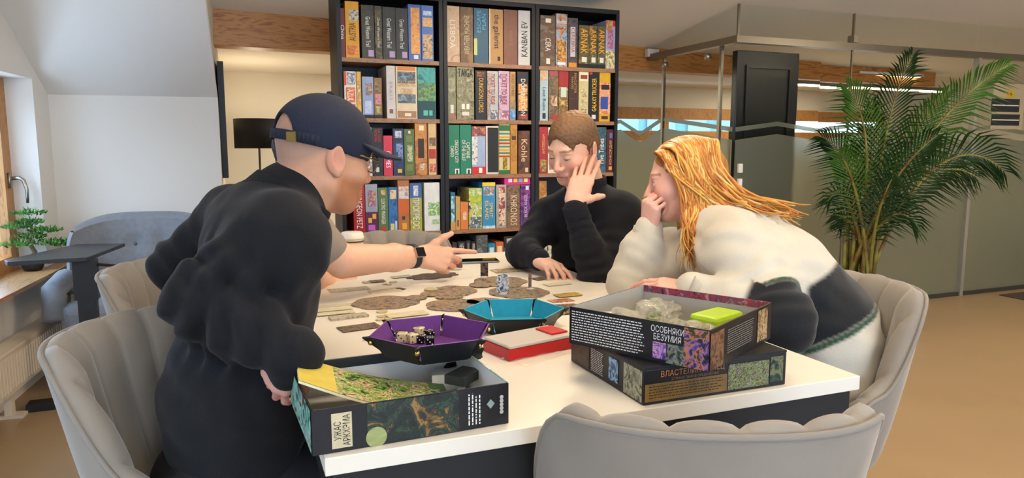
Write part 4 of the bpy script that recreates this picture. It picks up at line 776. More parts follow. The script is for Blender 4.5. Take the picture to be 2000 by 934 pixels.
# ---- hexagonal dice trays
M_lea = mat('black_leatherette', '#15161a', .45, bump=(300, .15)); M_stud = mat('brass_stud', '#c8a868', .25, 1)
def hex_tray(c, r0, r1, hh, ang, z, mi, ms, label):
    e = empty('dice_tray', (c[0], c[1], z), ang, label, 'dice tray'); P0 = [Vector((r0 * math.cos(k * math.pi / 3), r0 * math.sin(k * math.pi / 3), 0)) for k in range(6)]
    MB().prism([(p.x, p.y) for p in P0], 0, .004).build('base', M_lea, e); MB().prism([(p.x * .97, p.y * .97) for p in P0], .0041, .0055).build('felt', mi, e)
    for k in range(6):
        a, b = P0[k], P0[(k + 1) % 6]; f = r1 / r0; A2, B2 = a * f + Vector((0, 0, hh)), b * f + Vector((0, 0, hh)); n = (a + b).normalized() * .003
        ea = a.lerp(b, .02); eb = b.lerp(a, .02); A3 = A2.lerp(B2, .03); B3 = B2.lerp(A2, .03)
        m = MB(); m.add([ea, eb, B3, A3, ea + n, eb + n, B3 + n, A3 + n], [(3, 2, 1, 0), (4, 5, 6, 7), (0, 1, 5, 4), (2, 3, 7, 6), (1, 2, 6, 5), (0, 4, 7, 3)]); wl_ = m.build('tray_wall', M_lea, e)
        i = n * -.25; m = MB(); m.add([p + i for p in (ea.lerp(A3, .06), eb.lerp(B3, .06), B3.lerp(eb, .0), A3)], [(0, 1, 2, 3)]); m.build('wall_lining', mi, wl_)
        m = MB(); m.tube([A3 + n * .4, B3 + n * .4], .0014, 5); m.build('edge_stitch', ms, wl_)
        s = A2 * 1.0 + (A2 - a).normalized() * -.014; o_ = Vector((s.x, s.y, 0)).normalized()
        # pinched corner ear with a snap stud
        m = MB(); m.add([a.lerp(A2, .35), A3 + n, A2 + o_ * .014, b * 0 + A2.lerp(P0[(k - 1) % 6] * f + Vector((0, 0, hh)), .03)], [(0, 1, 2), (0, 2, 3)]); m.build('corner_ear', M_lea, e, solid=.003)
        q = a.lerp(A2, .72) + o_ * .007; MB().lathe([(0, .004), (.004, .003), (.0055, 0), (0, -.002)], 12).build('snap_stud', M_stud, e, True, q, (math.pi / 2, 0, math.atan2(o_.y, o_.x) + math.pi / 2 + .5))
    return e
PT = (.337, 1.266); hex_tray(PT, .088, .115, .040, R(3), TZ + .0702, mat('purple_felt', '#5a2470', .8, vary=(60, .1)), mat('purple_stitch', '#7a4a8a', .6), 'black hexagonal dice tray with purple lining and dice')
hex_tray((.648, 1.632), .098, .125, .045, R(-18), TZ + .0005, mat('teal_felt', '#0f8fb0', .8, vary=(60, .1)), mat('teal_stitch', '#3ab0c8', .6), 'black hexagonal dice tray with turquoise lining')
def die(p, s, rz, tilt, mb_, mp, label):
    o = MB().box((-s / 2, -s / 2, 0), (s / 2, s / 2, s)).build('die', mb_, bev=s * .14, loc=p, rot=(tilt, 0, rz)); tag(o, label, 'die', 'dice in the trays'); m = MB(); r = s * .085; t = s * .27
    pat = {1: [(0, 0)], 3: [(-t, -t), (0, 0), (t, t)], 4: [(-t, -t), (t, -t), (-t, t), (t, t)], 5: [(-t, -t), (t, -t), (-t, t), (t, t), (0, 0)], 6: [(-t, -t), (t, -t), (-t, t), (t, t), (-t, 0), (t, 0)]}
    def dot(c, u, v): m.add([c + u * r * math.cos(k * .7854) + v * r * math.sin(k * .7854) for k in range(8)], [tuple(range(8))])
    X, Y, Z = Vector((1, 0, 0)), Vector((0, 1, 0)), Vector((0, 0, 1)); e = s / 2 + .0003; mid = Z * s / 2
    for a, b in pat[6]: dot(mid + Z * e + X * a + Y * b, X, Y)
    for a, b in pat[4]: dot(mid - Y * e + X * a + Z * b, X, Z)
    for a, b in pat[5]: dot(mid + X * e + Y * a + Z * b, Y, Z)
    for a, b in pat[3]: dot(mid - X * e + Y * a + Z * b, Y, Z)
    m.build('pips', mp, o); return o
M_ivory = mat('ivory_die', '#dccb9c', .3); M_bdie = mat('black_die', '#121214', .25); pw, pb = ink('#f0f0ea'), ink('#1a1814'); z0 = TZ + .0702 + .0058
for (u, v), s, rz, mb_, mp, lb_ in (((805, 664), .019, .3, M_ivory, pb, 'ivory die touching a black die in the purple tray'), ((786, 662), .019, 1.1, M_ivory, pb, 'ivory die near the studs of the purple tray'), ((818, 651), .019, .7, M_ivory, pb, 'ivory die behind the other dice in the purple tray'), ((772, 655), .016, .2, M_bdie, pw, 'black die at the edge of the dice cluster'), ((823, 664), .016, .9, M_bdie, pw, 'black die between ivory dice and the middle of the tray'), ((838, 656), .017, .5, M_bdie, pw, 'black die farthest from the ivory dice'), ((795, 651), .016, .4, M_bdie, pw, 'black die behind an ivory die in the purple tray'), ((840, 668), .016, 1.3, M_bdie, pw, 'black die alone towards the middle of the purple tray')):
    p = at(u, v, z=z0 + .006); die((p.x, p.y, z0), s, rz, 0, mb_, mp, lb_)
die((.652, 1.60, TZ + .0062), .017, .5, 0, M_ivory, pb, 'single ivory die in the turquoise tray')
# ---- red plastic tray with clear lid, pouch, bag
rt = empty('storage_tray', (.605, 1.43, TZ + .0005), R(14), 'red plastic tray with a translucent white lid', 'tray')
M_red = mat('red_plastic', '#c4161c', .3); m = MB(); m.box((-.09, -.05, 0), (.09, .05, .003))
for a, b in (((-.09, -.05, .003), (.09, -.047, .024)), ((-.09, .047, .003), (.09, .05, .024)), ((-.09, -.047, .003), (-.087, .047, .024)), ((.087, -.047, .003), (.09, .047, .024))): m.box(a, b)
m.build('tray_body', M_red, rt); boxo('lid', (-.088, -.049, .0242), (.092, .051, .032), mat('milky_plastic', '#d8cfc4', .3, alpha=.75), rt, bev=.003); boxo('lid_grip', (.04, -.03, .0322), (.085, .03, .036), M_red, rt)
crumple('cloth_pouch', (.395, 1.375, TZ), (.085, .062, .0335), mat('black_cloth', '#141416', .9), 'black cloth pouch propping up the purple dice tray', 'pouch', 5, parts=0)
zb_ = at(1042, 697, z=TZ); zp = empty('plastic_bag', (zb_.x, zb_.y, TZ), R(25), 'flat clear zip bag lying by the red tray', 'bag')
MB().grid(lambda u, v: Vector((.13 * u - .065, .08 * v - .04, .0012 + .0025 * math.sin(9 * u + 4 * v) ** 2)), 14, 10).build('bag_film', mat('zip_bag_film', '#f4f0e4', .15, alpha=.22), zp, smooth=True)
boxo('zip_strip', (-.065, .03, .0035), (.065, .034, .0045), mat('zip_strip', '#e8e2d0', .3, alpha=.6), zp)
# ---- cards, tokens, tiles
def flat(name, u, v, w, d, rz, mt, label, cat, t=.0012, group=None, z=0., outline=None):
    p = at(u, v, z=TZ); m = MB()
    if outline: m.prism(outline, 0, t)
    else: m.box((-w / 2, -d / 2, 0), (w / 2, d / 2, t))
    o = m.build(name, mt, loc=(p.x, p.y, TZ + .0004 + z), rot=(0, 0, R(rz))); return tag(o, label, cat, group)
CREAM = mat('card_cream', '#d8cdaa', .5, vary=(40, .15)); GREY = art('card_grey', ['#9a9280', '#c4baa0', '#7a7466'], 60, 2); DARK = art('card_dark', ['#2a2420', '#5a4a3c', '#8a765c', '#1e1a18'], 60, 3); GOLD = art('card_gold', ['#a8883c', '#c8a850', '#6a5424'], 50, 4)
CARDS = [(682, 566, .125, .06, 4, GREY, 'large grey brown picture card near the bare forearm'), (722, 552, .045, .03, 8, GREY, 'small pale card beside the grey picture cards'), (737, 551, .05, .035, 5, DARK, 'small dark picture card among pale ones'), (752, 569, .10, .05, 3, CREAM, 'blank cream sheet between the forearm and the map tiles'), (783, 565, .015, .035, 30, DARK, 'tiny dark card set beside the cream sheet'), (784, 542, .07, .035, 12, GREY, 'narrow framed card below the watch'),
         (652, 598, .10, .03, 2, CREAM, 'cream card, farthest of the fanned row by the black sweater'), (652, 606, .10, .03, 3, CREAM, 'cream card in the middle of the fanned row'), (656, 614, .10, .03, 3, CREAM, 'cream card overlapping the thick tan one'), (681, 621, .10, .035, 8, GREY, 'thick tan card with divisions, nearest the grey art card'), (702, 641, .10, .055, 10, DARK, 'dark grey art card behind the purple tray'), (795, 616, .11, .05, 5, CREAM, 'cream card partly under the purple tray edge'), (725, 663, .035, .03, 60, CREAM, 'small cream card against the black lid'),
         (993, 529, .12, .07, 0, art('card_sepia', ['#3a2c20', '#b09a70', '#cbbb94', '#7a6444'], 40, 5), 'sepia picture card behind the standing figures'), (1054, 546, .045, .04, 15, DARK, 'small dark card under the young man hand'), (1072, 545, .05, .05, 10, GREY, 'small grey card next to the round token'), (1089, 556, .09, .04, 5, CREAM, 'cream sheet near the sweater elbow'), (1109, 578, .08, .045, 4, GOLD, 'ornate gold card beside the turquoise tray'), (1096, 588, .07, .04, 2, art('card_red', ['#2a2020', '#a83a2c', '#c8b898', '#3a2a24'], 60, 6), 'dark card with red bars below the gold one'), (1104, 599, .07, .04, -5, DARK, 'dark picture card next to the open box corner'), (1101, 612, .08, .045, 3, DARK, 'dark picture card touching the red tray')]
for i, (u, v, w, d, rz, mt, lb_) in enumerate(CARDS): flat('playing_card', u, v, w, d, rz, mt, lb_, 'card', .0012 if i != 9 else .006, 'cards laid on the table', z=.0013 * (i % 3))
TOK = mat('token_cream', '#c4b68c', .6, vary=(60, .25))
for i, (u, v, r, lb_) in enumerate(((746, 610, .016, 'round cream token beside the fanned cards'), (746, 619, .014, 'round cream token in front of another token'), (758, 624, .011, 'small cream token near the grey art card'), (742, 626, .011, 'small cream token touching the purple tray side'), (768, 552, .013, 'round token beside the small dark card'), (760, 557, .009, 'tiny token next to the cream sheet'), (752, 556, .009, 'tiny token by the small picture cards'), (842, 568, .022, 'large cream disc lying on a map tile'), (1100, 543, .014, 'round token by the young man sleeve'))):
    flat('game_token', u, v, 0, 0, i * 20, TOK, lb_, 'token', .0025, 'round tokens', outline=[(r * math.cos(k * .5236), r * math.sin(k * .5236)) for k in range(12)], z=.0035 if i == 7 else 0)
rt_ = random.Random(4)
def blob(rx, ry, n, amp, ph): return [((1 + amp * math.copysign(abs(math.sin(n * t / 2 + ph)) ** .6, 1) - amp * .5) * rx * math.cos(t), (1 + amp * math.copysign(abs(math.sin(n * t / 2 + ph)) ** .6, 1) - amp * .5) * ry * math.sin(t)) for t in np.linspace(0, 2 * math.pi, 49)[:-1]]
TILES = [(754, 592, .094, .085, 7, 'brown map tile farthest from the standing figures'), (812, 584, .034, .03, 5, 'small connector map tile beside the farthest tile'), (840, 577, .03, .03, 4, 'small connector map tile in the middle chain'), (882, 570, .082, .075, 7, 'brown map tile in the middle of the chain'), (878, 582, .035, .04, 4, 'small connector map tile between two big tiles'), (887, 597, .078, .078, 6, 'brown map tile behind the turquoise tray'), (938, 559, .036, .034, 5, 'small connector map tile leading to the figures'), (977, 551, .088, .085, 7, 'brown map tile under the two nearest standing figures'), (1013, 572, .092, .085, 7, 'brown map tile under the slender standing figure'), (996, 560, .034, .034, 5, 'small connector map tile between the figure tiles'), (945, 590, .05, .045, 6, 'half hidden map tile against the turquoise tray')]
for i, (u, v, rx, ry, n, lb_) in enumerate(TILES):
    flat('map_tile', u, v, 0, 0, i * 17, art('tile_art_%d' % (i % 4), ['#3a302c', '#6a5a52', '#4a4040', '#b0a08a', '#4a3c38', '#c89a54', '#7a6c68'], 30, i % 4 + .5, .5, 2.2), lb_, 'map tile', .0022, 'cardboard map tiles', outline=blob(rx, ry, n, .12, i), z=.0003 if i not in (1, 2, 4, 6, 9) else .0028)
flat('map_tile', 845, 540, 0, 0, 10, art('tile_dark', ['#2a2220', '#5a4a40', '#3a302c', '#8a7260'], 50, 3), 'dark loose map tile lying below the watch', 'map tile', .0022, 'cardboard map tiles', outline=blob(.085, .05, 9, .3, .4))
for i, (u, v, w, hh, lb_, c) in enumerate(((946, 544, .026, .052, 'black rectangular standee with a dim figure', ['#0e0e10', '#1c1a1c', '#7a5a48', '#0e0e10']), (982, 577, .038, .064, 'blue and white figure standee with ragged outline', ['#1c222c', '#56657a', '#d0d4d8', '#20242c']), (1035, 567, .014, .054, 'slender figure standee seen almost edge on', ['#3a2c34', '#8a6a6a', '#2a2228']), (890, 527, .05, .026, 'low brown standee by the pointing hand', ['#4a2c20', '#7a4a34', '#2a1a14']))):
    p = at(u, v, z=TZ); e = empty('standee', (p.x, p.y, TZ + .0032), -YAW + (.9 if i == 2 else 0), lb_, 'standee', 'standing cardboard figures')
    out = [(-w / 2, .004), (w / 2, .004), (w / 2, hh * .7), (w * .4, hh * .92), (0, hh), (-w * .4, hh * .92), (-w / 2, hh * .7)] if i else [(-w / 2, .004), (w / 2, .004), (w / 2, hh), (-w / 2, hh)]
    MB().prism(out, -.001, .001, Matrix.Rotation(math.pi / 2, 4, 'X')).build('figure_card', art('standee_%d' % i, c, 50, i + 1.), e)
    MB().lathe([(.014 if i != 3 else .02, 0), (.014 if i != 3 else .02, .002), (.006, .006), (0, .006)], 16).build('clear_base', mat('clear_base', '#e8e4dc', .1, alpha=.5), e, True)
p = at(934, 512, z=TZ); ph = empty('phone', (p.x, p.y, TZ + .0003), R(-8), 'black smartphone lying by the pointing finger', 'phone')
boxo('phone_body', (-.078, -.037, 0), (.078, .037, .0085), mat('phone_metal', '#8a8d96', .3, .8), ph, bev=.003); boxo('screen', (-.076, -.035, .0086), (.076, .035, .0092), mat('phone_glass', '#06070a', .05), ph)
# ================================================================== people
class Fld:
    """signed distance field on a grid; shapes are blended in and the zero level becomes one skin"""
    def __init__(s, lo, hi, h):
        s.lo = np.array(lo, float); s.h = h; s.n = np.ceil((np.array(hi) - s.lo) / h).astype(int) + 1
        s.F = np.full(s.n, 1.0, np.float32); s.ax = [(s.lo[i] + h * np.arange(s.n[i])).astype(np.float32) for i in range(3)]
    def blk(s, lo, hi):
        a = np.clip(((np.array(lo) - s.lo) / s.h).astype(int), 0, s.n); b = np.clip(((np.array(hi) - s.lo) / s.h).astype(int) + 2, 0, s.n)
        sl = tuple(slice(a[i], b[i]) for i in range(3)); return sl, s.ax[0][sl[0]][:, None, None], s.ax[1][sl[1]][None, :, None], s.ax[2][sl[2]][None, None, :]
    def mix(s, sl, d, k, sub=False):
        A = s.F[sl]
        if A.size == 0: return
        if sub: d = -d; h = np.clip(.5 - .5 * (d - A) / k, 0, 1); s.F[sl] = A * h + d * (1 - h) + k * h * (1 - h)
        else: h = np.clip(.5 + .5 * (d - A) / k, 0, 1); s.F[sl] = d * (1 - h) + A * h - k * h * (1 - h)
    def cap(s, a, b, ra, rb=None, k=.01, sub=False):
        rb = ra if rb is None else rb; a = np.array(a, float); b = np.array(b, float); m = max(ra, rb) + k + 3 * s.h
        sl, X, Y, Z = s.blk(np.minimum(a, b) - m, np.maximum(a, b) + m); ab = b - a; L = max(1e-9, ab @ ab)
        t = np.clip(((X - a[0]) * ab[0] + (Y - a[1]) * ab[1] + (Z - a[2]) * ab[2]) / L, 0, 1)
        d = np.sqrt((X - a[0] - t * ab[0]) ** 2 + (Y - a[1] - t * ab[1]) ** 2 + (Z - a[2] - t * ab[2]) ** 2) - (ra + (rb - ra) * t)
        s.mix(sl, d, k, sub)
    def ecap(s, a, b, side, w0, d0, w1, d1, k=.02):
        a = np.array(a, float); b = np.array(b, float); ax = b - a; L = np.linalg.norm(ax); ax = ax / L
        sd = np.array(side, float); sd = sd - ax * (sd @ ax); sd /= np.linalg.norm(sd); fr = np.cross(ax, sd); m = max(w0, d0, w1, d1) + k + 3 * s.h
        sl, X, Y, Z = s.blk(np.minimum(a, b) - m, np.maximum(a, b) + m); px, py, pz = X - a[0], Y - a[1], Z - a[2]
        q = px * ax[0] + py * ax[1] + pz * ax[2]; t = np.clip(q / L, 0, 1); e = q - t * L
        u = px * sd[0] + py * sd[1] + pz * sd[2]; v = px * fr[0] + py * fr[1] + pz * fr[2]; w = w0 + (w1 - w0) * t; d = d0 + (d1 - d0) * t; mn = np.minimum(w, d)
        s.mix(sl, (np.sqrt((u / w) ** 2 + (v / d) ** 2 + (e / mn) ** 2) - 1) * mn, k)
    def ell(s, c, r, Rm=None, k=.01, sub=False):
        c = np.array(c, float); m = max(r) + k + 3 * s.h; sl, X, Y, Z = s.blk(c - m, c + m); x, y, z = X - c[0], Y - c[1], Z - c[2]
        if Rm is not None:
            Rm = np.array(Rm); x, y, z = (x * Rm[0, i] + y * Rm[1, i] + z * Rm[2, i] for i in range(3))
        k0 = np.sqrt((x / r[0]) ** 2 + (y / r[1]) ** 2 + (z / r[2]) ** 2); k1 = np.sqrt((x / r[0] ** 2) ** 2 + (y / r[1] ** 2) ** 2 + (z / r[2] ** 2) ** 2) + 1e-9
        s.mix(sl, k0 * (k0 - 1) / k1, k, sub)
    def fold(s, c, dr, rad, lam, amp, ph=0., warp=.012):
        """cloth folds: waves across dr, fading away from c"""
        c = np.array(c, float); dr = np.array(dr, float); dr /= np.linalg.norm(dr); m = rad * 2; sl, X, Y, Z = s.blk(c - m, c + m); x, y, z = X - c[0], Y - c[1], Z - c[2]
        p = x * dr[0] + y * dr[1] + z * dr[2] + warp * np.sin(23 * x + 31 * z) + warp * np.sin(29 * y - 17 * z + 1)
        s.F[sl] -= (amp * np.sin(p * 2 * math.pi / lam + ph) * np.exp(-(x * x + y * y + z * z) / rad ** 2)).astype(np.float32)
    def lumps(s, amp, f):
        X, Y, Z = s.ax[0][:, None, None], s.ax[1][None, :, None], s.ax[2][None, None, :]
        s.F -= amp * (np.sin(f * X + 2 * np.sin(.7 * f * Z)) * np.sin(f * 1.1 * Y + 1) + .6 * np.sin(f * 1.7 * Z + 2 * np.sin(f * .6 * X)) * np.sin(f * 1.3 * Y)).astype(np.float32)
    def net(s):
        F = s.F; n = F.shape; ins = F < 0
        cnt = np.zeros([i - 1 for i in n], np.int8)
        cs = [(i, j, k) for i in (0, 1) for j in (0, 1) for k in (0, 1)]
        sub = lambda A, c: A[c[0]:n[0] - 1 + c[0], c[1]:n[1] - 1 + c[1], c[2]:n[2] - 1 + c[2]]
        for c in cs: cnt += sub(ins, c)
        act = (cnt > 0) & (cnt < 8); I = np.argwhere(act); ids = np.full(act.shape, -1, np.int64); ids[act] = np.arange(len(I))
        acc = np.zeros((len(I), 3)); w = np.zeros(len(I))
        V = {c: sub(F, c)[act].astype(float) for c in cs}
        for a in cs:
            for ax in range(3):
                if a[ax]: continue
                b = list(a); b[ax] = 1; b = tuple(b); fa, fb = V[a], V[b]; x = (fa < 0) != (fb < 0)
                t = np.where(x, fa / np.where(x, fa - fb, 1), 0); p = np.tile(np.array(a, float), (len(I), 1)); p[:, ax] += t
                acc += p * x[:, None]; w += x
        P = (I + acc / w[:, None]) * s.h + s.lo; Q = []
        for ax in range(3):
            o1, o2 = [(1, 2), (2, 0), (0, 1)][ax]
            A = np.take(ins, range(n[ax] - 1), ax); B = np.take(ins, range(1, n[ax]), ax); E = np.argwhere(A != B)
            E = E[(E[:, o1] > 0) & (E[:, o2] > 0) & (E[:, o1] < n[o1] - 1) & (E[:, o2] < n[o2] - 1)]
            if not len(E): continue
            fl = A[tuple(E.T)]; q = []
            for d1, d2 in ((0, 0), (1, 0), (1, 1), (0, 1)):
                G = E.copy(); G[:, o1] -= d1; G[:, o2] -= d2; q.append(ids[tuple(G.T)])
            q = np.stack(q, 1); q[fl] = q[fl][:, ::-1]; Q.append(q[:, ::-1])
        return P, np.concatenate(Q)
def smooth_net(P, Q, it=1, lam=.5):
    for _ in range(it):
        S = np.zeros_like(P); c = np.zeros(len(P))
        for i in range(4):
            a, b = Q[:, i], Q[:, (i + 1) % 4]; np.add.at(S, a, P[b]); np.add.at(c, a, 1); np.add.at(S, b, P[a]); np.add.at(c, b, 1)
        P = P + lam * (S / np.maximum(c, 1)[:, None] - P)
    return P
def mesh_obj(name, parts, m, parent, origin):
    """parts: list of (P, Q, colours) joined into one mesh object"""
    Ps, Qs, Cs, n = [], [], [], 0
    for P, Q, C in parts:
        Ps.append(P - np.array(origin)); Qs.append(Q + n); n += len(P); Cs.append(np.broadcast_to(np.array(C, float), (len(P), 3)))
    P = np.concatenate(Ps); Q = np.concatenate(Qs); C = np.concatenate(Cs)
    me = bpy.data.meshes.new(name); me.vertices.add(len(P)); me.vertices.foreach_set('co', P.astype(np.float32).ravel())
    me.loops.add(Q.size); me.loops.foreach_set('vertex_index', Q.ravel().astype(np.int32)); me.polygons.add(len(Q))
    me.polygons.foreach_set('loop_start', np.arange(0, Q.size, 4, dtype=np.int32)); me.polygons.foreach_set('use_smooth', np.ones(len(Q), bool))
    me.update(calc_edges=True); me.validate()
    ca = me.color_attributes.new('Col', 'FLOAT_COLOR', 'POINT'); ca.data.foreach_set('color', np.concatenate([C, np.ones((len(C), 1))], 1).astype(np.float32).ravel())
    me.materials.append(m); o = bpy.data.objects.new(name, me); return link(o, parent)
M_skin = mat('skin', '#d8a488', .5, vcol=True, spec=.35, vary=(60, .05))
M_hairm = mat('hair_short', '#4a3322', .6, vcol=True, bump=(240, .5))
def head_frame(c, f, pitch=0, roll=0):
    f = Vector((f[0], f[1], 0)).normalized(); r = Vector((f.y, -f.x, 0)); fw = f * math.cos(R(pitch)) - Vector((0, 0, 1)) * math.sin(R(pitch)); u = r.cross(fw)
    M = Matrix((r, fw, u)).transposed(); M = M @ Matrix.Rotation(R(roll), 3, 'Y'); return Matrix.Translation(c) @ M.to_4x4()
def xf(M, P): A = np.array(M); return P @ A[:3, :3].T + A[:3, 3]
def lerpc(C, c2, w): return C * (1 - w[:, None]) + np.array(c2) * w[:, None]
def build_head(M, skin, style):
    f = Fld((-.1, -.13, -.2), (.1, .135, .135), .0023)
    f.ell((0, -.012, .028), (.075, .096, .088), k=.01)
    f.ell((0, .026, -.032), (.061, .060, .080), k=.03)
    f.ell((0, .058, -.090), (.030, .030, .022), k=.03)
    for s in (-1, 1):
        f.cap((s * .052, -.008, -.058), (s * .022, .055, -.096), .017, .014, k=.025)
        f.ell((s * .040, .056, -.030), (.023, .022, .022), k=.025)
    f.cap((-.034, .079, .019), (.034, .079, .019), .010, k=.02)
    for s in (-1, 1): f.ell((s * .031, .096, .001), (.017, .014, .010), k=.012, sub=True)
    f.cap((0, .086, .008), (0, .108, -.034), .0075, .0105, k=.012)
    for s in (-1, 1): f.ell((s * .0125, .096, -.038), (.008, .010, .008), k=.008)
    for s in (-1, 1): f.ell((s * .031, .0755, .0), (.0145, .0135, .0125), k=.004)
    full = style.get('lips', 1.)
    f.cap((-.019, .084, -.066), (.019, .084, -.066), .0055 * full, k=.009); f.cap((0, .090, -.065), (0, .0902, -.065), .005 * full, k=.01)
    f.cap((-.015, .085, -.077), (.015, .085, -.077), .0065 * full, k=.009)
    f.cap((-.022, .0925, -.0712), (.022, .0925, -.0712), .0016, k=.003, sub=True)
    for s in (-1, 1):
        Rm = Matrix.Rotation(R(14), 3, 'X') @ Matrix.Rotation(R(-s * 22), 3, 'Z')
        f.ell((s * .080, -.016, -.008), (.0065, .019, .031), Rm, k=.008); f.ell((s * .0865, -.011, -.006), (.004, .0105, .019), Rm, k=.006, sub=True)
        f.ell((s * .078, -.006, -.034), (.006, .008, .009), k=.006)
    f.cap((0, -.03, -.04), (0, -.055, -.21), .056, .06, k=.03)
    P, Q = f.net(); P = smooth_net(P, Q, 1, .4); x, y, z = P.T; ax_ = np.abs(x); C = np.tile(np.array(lin(skin)), (len(P), 1))
    g = lambda cx, cy, cz, s: np.exp(-((ax_ - cx) ** 2 + (y - cy) ** 2 + (z - cz) ** 2) / s ** 2)
    C = lerpc(C, lin(style.get('flush', '#d88870')), .55 * g(.042, .075, -.035, .024)); C = lerpc(C, lin('#d07c68'), .5 * g(0, .115, -.036, .014)); C = lerpc(C, lin('#d68672'), .55 * g(.082, -.016, -.01, .02))
    lip = ((z > -.086) & (z < -.059) & (ax_ < .024 * (1 - ((z + .072) / .02) ** 2 * .5)) & (y > .080)).astype(float); C = lerpc(C, lin(style.get('lipc', '#b8645c')), .75 * lip)
    C = lerpc(C, lin('#5a2a26'), .7 * ((np.abs(z + .0712) < .0018) & (ax_ < .022) & (y > .083)))
    # eyes: lid line, white, iris
    dx = ax_ - .031; op = style.get('eye', .0022); ec = style.get('eyez', -.004); on = (y > .078) & (np.abs(dx) < .0125)
    lidz = np.abs(z - ec) < op * np.sqrt(np.clip(1 - (dx / .0125) ** 2, 0, 1)); C = lerpc(C, lin('#d8d0c8'), (on & lidz) * 1.); C = lerpc(C, lin('#3a3c34'), (on & lidz & (np.abs(dx - .001) < .0052)) * 1.)
    up = ec + op * np.sqrt(np.clip(1 - (dx / .0135) ** 2, 0, 1)); C = lerpc(C, lin('#3a2620'), (on & (np.abs(z - up - .001) < .0016)) * .85)
    bz = .0225 + .003 * np.cos((ax_ - .034) / .02) - .12 * np.clip(ax_ - .038, 0, 1); br = (np.abs(z - bz) < .0036) & (ax_ > .013) & (ax_ < .053) & (y > .05); C = lerpc(C, lin(style.get('brow', '#6a4a34')), br * style.get('browa', .75))
    if style.get('beard'):
        # beard follows the jaw, cheeks and upper lip
        w = np.clip((-.030 - .35 * (y - .02) * 0 - z) / .018, 0, 1) * np.clip((y - .0 + .004) / .02, 0, 1) * np.clip((z + .125) / .015, 0, 1); w *= 1 - lip; C = lerpc(C, lin(style['beard']), .75 * w)
    if style.get('shaved'):
        w = np.clip((z - .012 + .9 * np.clip(-y - .02, 0, .06)) / .02, 0, 1) * np.clip((.055 - y) / .02, 0, 1); C = lerpc(C, lin(style['shaved']), .5 * w)
    return xf(M, P), Q, C
def hand_field(f, M, side, curl, spread=(6, 1, -4, -10), thumb=None, k=.006, sc=1.):
    """wrist at the origin, +y along the fingers, +x (times side) towards the thumb, +z back of the hand"""
    A = np.array(M)
    def w(p): p = np.array([p[0] * side, p[1], p[2]]) * sc; return A[:3, :3] @ p + A[:3, 3]
    mc = [(.028, .088, .002), (.0095, .092, .005), (-.0105, .087, .003), (-.028, .078, -.001)]; ln = [(.043, .026, .021), (.047, .030, .022), (.043, .028, .022), (.034, .021, .019)]; rr = [.0088, .009, .0085, .0075]
    for i, b in enumerate(mc):
        f.cap(w((b[0] * .55, .012, 0)), w(b), .0155 * sc, .0115 * sc, k=.012)
    f.cap(w((.018, .02, -.006)), w((.026, .06, -.01)), .016 * sc, .012 * sc, k=.014); f.cap(w((-.02, .02, -.006)), w((-.024, .06, -.008)), .014 * sc, .011 * sc, k=.014)
    for i in range(4):
        p = np.array(mc[i]); ang = 0; sp = R(spread[i]); c = curl[i] if hasattr(curl[i], '__len__') else (curl[i], curl[i] * 1.1, curl[i] * .7)
        for j in range(3):
            ang += R(c[j]); d = np.array([math.sin(sp) * math.cos(ang), math.cos(sp) * math.cos(ang), -math.sin(ang)]); q = p + d * ln[i][j]
            f.cap(w(p), w(q), rr[i] * (1 - .09 * j) * sc, rr[i] * (1 - .09 * (j + 1)) * sc, k=.004 if j else .006); p = q
    th = thumb or [(.022, .022, -.008), (.043, .050, -.016), (.054, .080, -.020), (.058, .104, -.022)]
    for a, b, r0, r1 in zip(th, th[1:], (.0145, .0115, .0098), (.0115, .0098, .008)): f.cap(w(a), w(b), r0 * sc, r1 * sc, k=.008)
    return w
def frame(o, y, z):
    """matrix with +y along y and +z close to z"""
    y = Vector(y).normalized(); z = Vector(z); z = (z - y * z.dot(y)).normalized(); x = y.cross(z); M = Matrix((x, y, z)).transposed().to_4x4(); M.translation = o; return M
def make_hand(wrist, fdir, back, side, curl, elbow=None, skin='#d8a488', rw=.026, re=.04, thumb=None, spread=(6, 1, -4, -10), sc=1., tint='#d88f7c'):
    M = frame(wrist, fdir, back); pts = np.array([wrist + Vector(fdir).normalized() * .2, wrist] + ([elbow] if elbow is not None else [])); lo = pts.min(0) - .13; hi = pts.max(0) + .13
    f = Fld(lo, hi, .0026); hand_field(f, M, side, curl, spread, thumb, sc=sc)
    y = M.to_3x3() @ Vector((0, 1, 0)); e = elbow if elbow is not None else wrist - y * .03; re = re if elbow is not None else rw; x = M.to_3x3() @ Vector((1, 0, 0)); w0 = wrist + y * .012
    f.ecap(w0, wrist.lerp(e, .35), x, rw * 1.08, rw * .78, (rw + re) / 2 * 1.02, (rw + re) / 2 * .92, k=.012); f.ecap(wrist.lerp(e, .35), e, x, (rw + re) / 2, (rw + re) / 2 * .92, re, re * .95, k=.02)
    P, Q = f.net(); P = smooth_net(P, Q, 1, .4); C = np.tile(np.array(lin(skin)), (len(P), 1)); L = (P - np.array(M.translation)) @ np.array(M)[:3, :3]
    C = lerpc(C, lin(tint), .45 * np.clip((L[:, 1] - .10) / .06, 0, 1)); C = lerpc(C, lin(tint), .25 * np.clip(-L[:, 2] / .015, 0, 1)); return P, Q, C
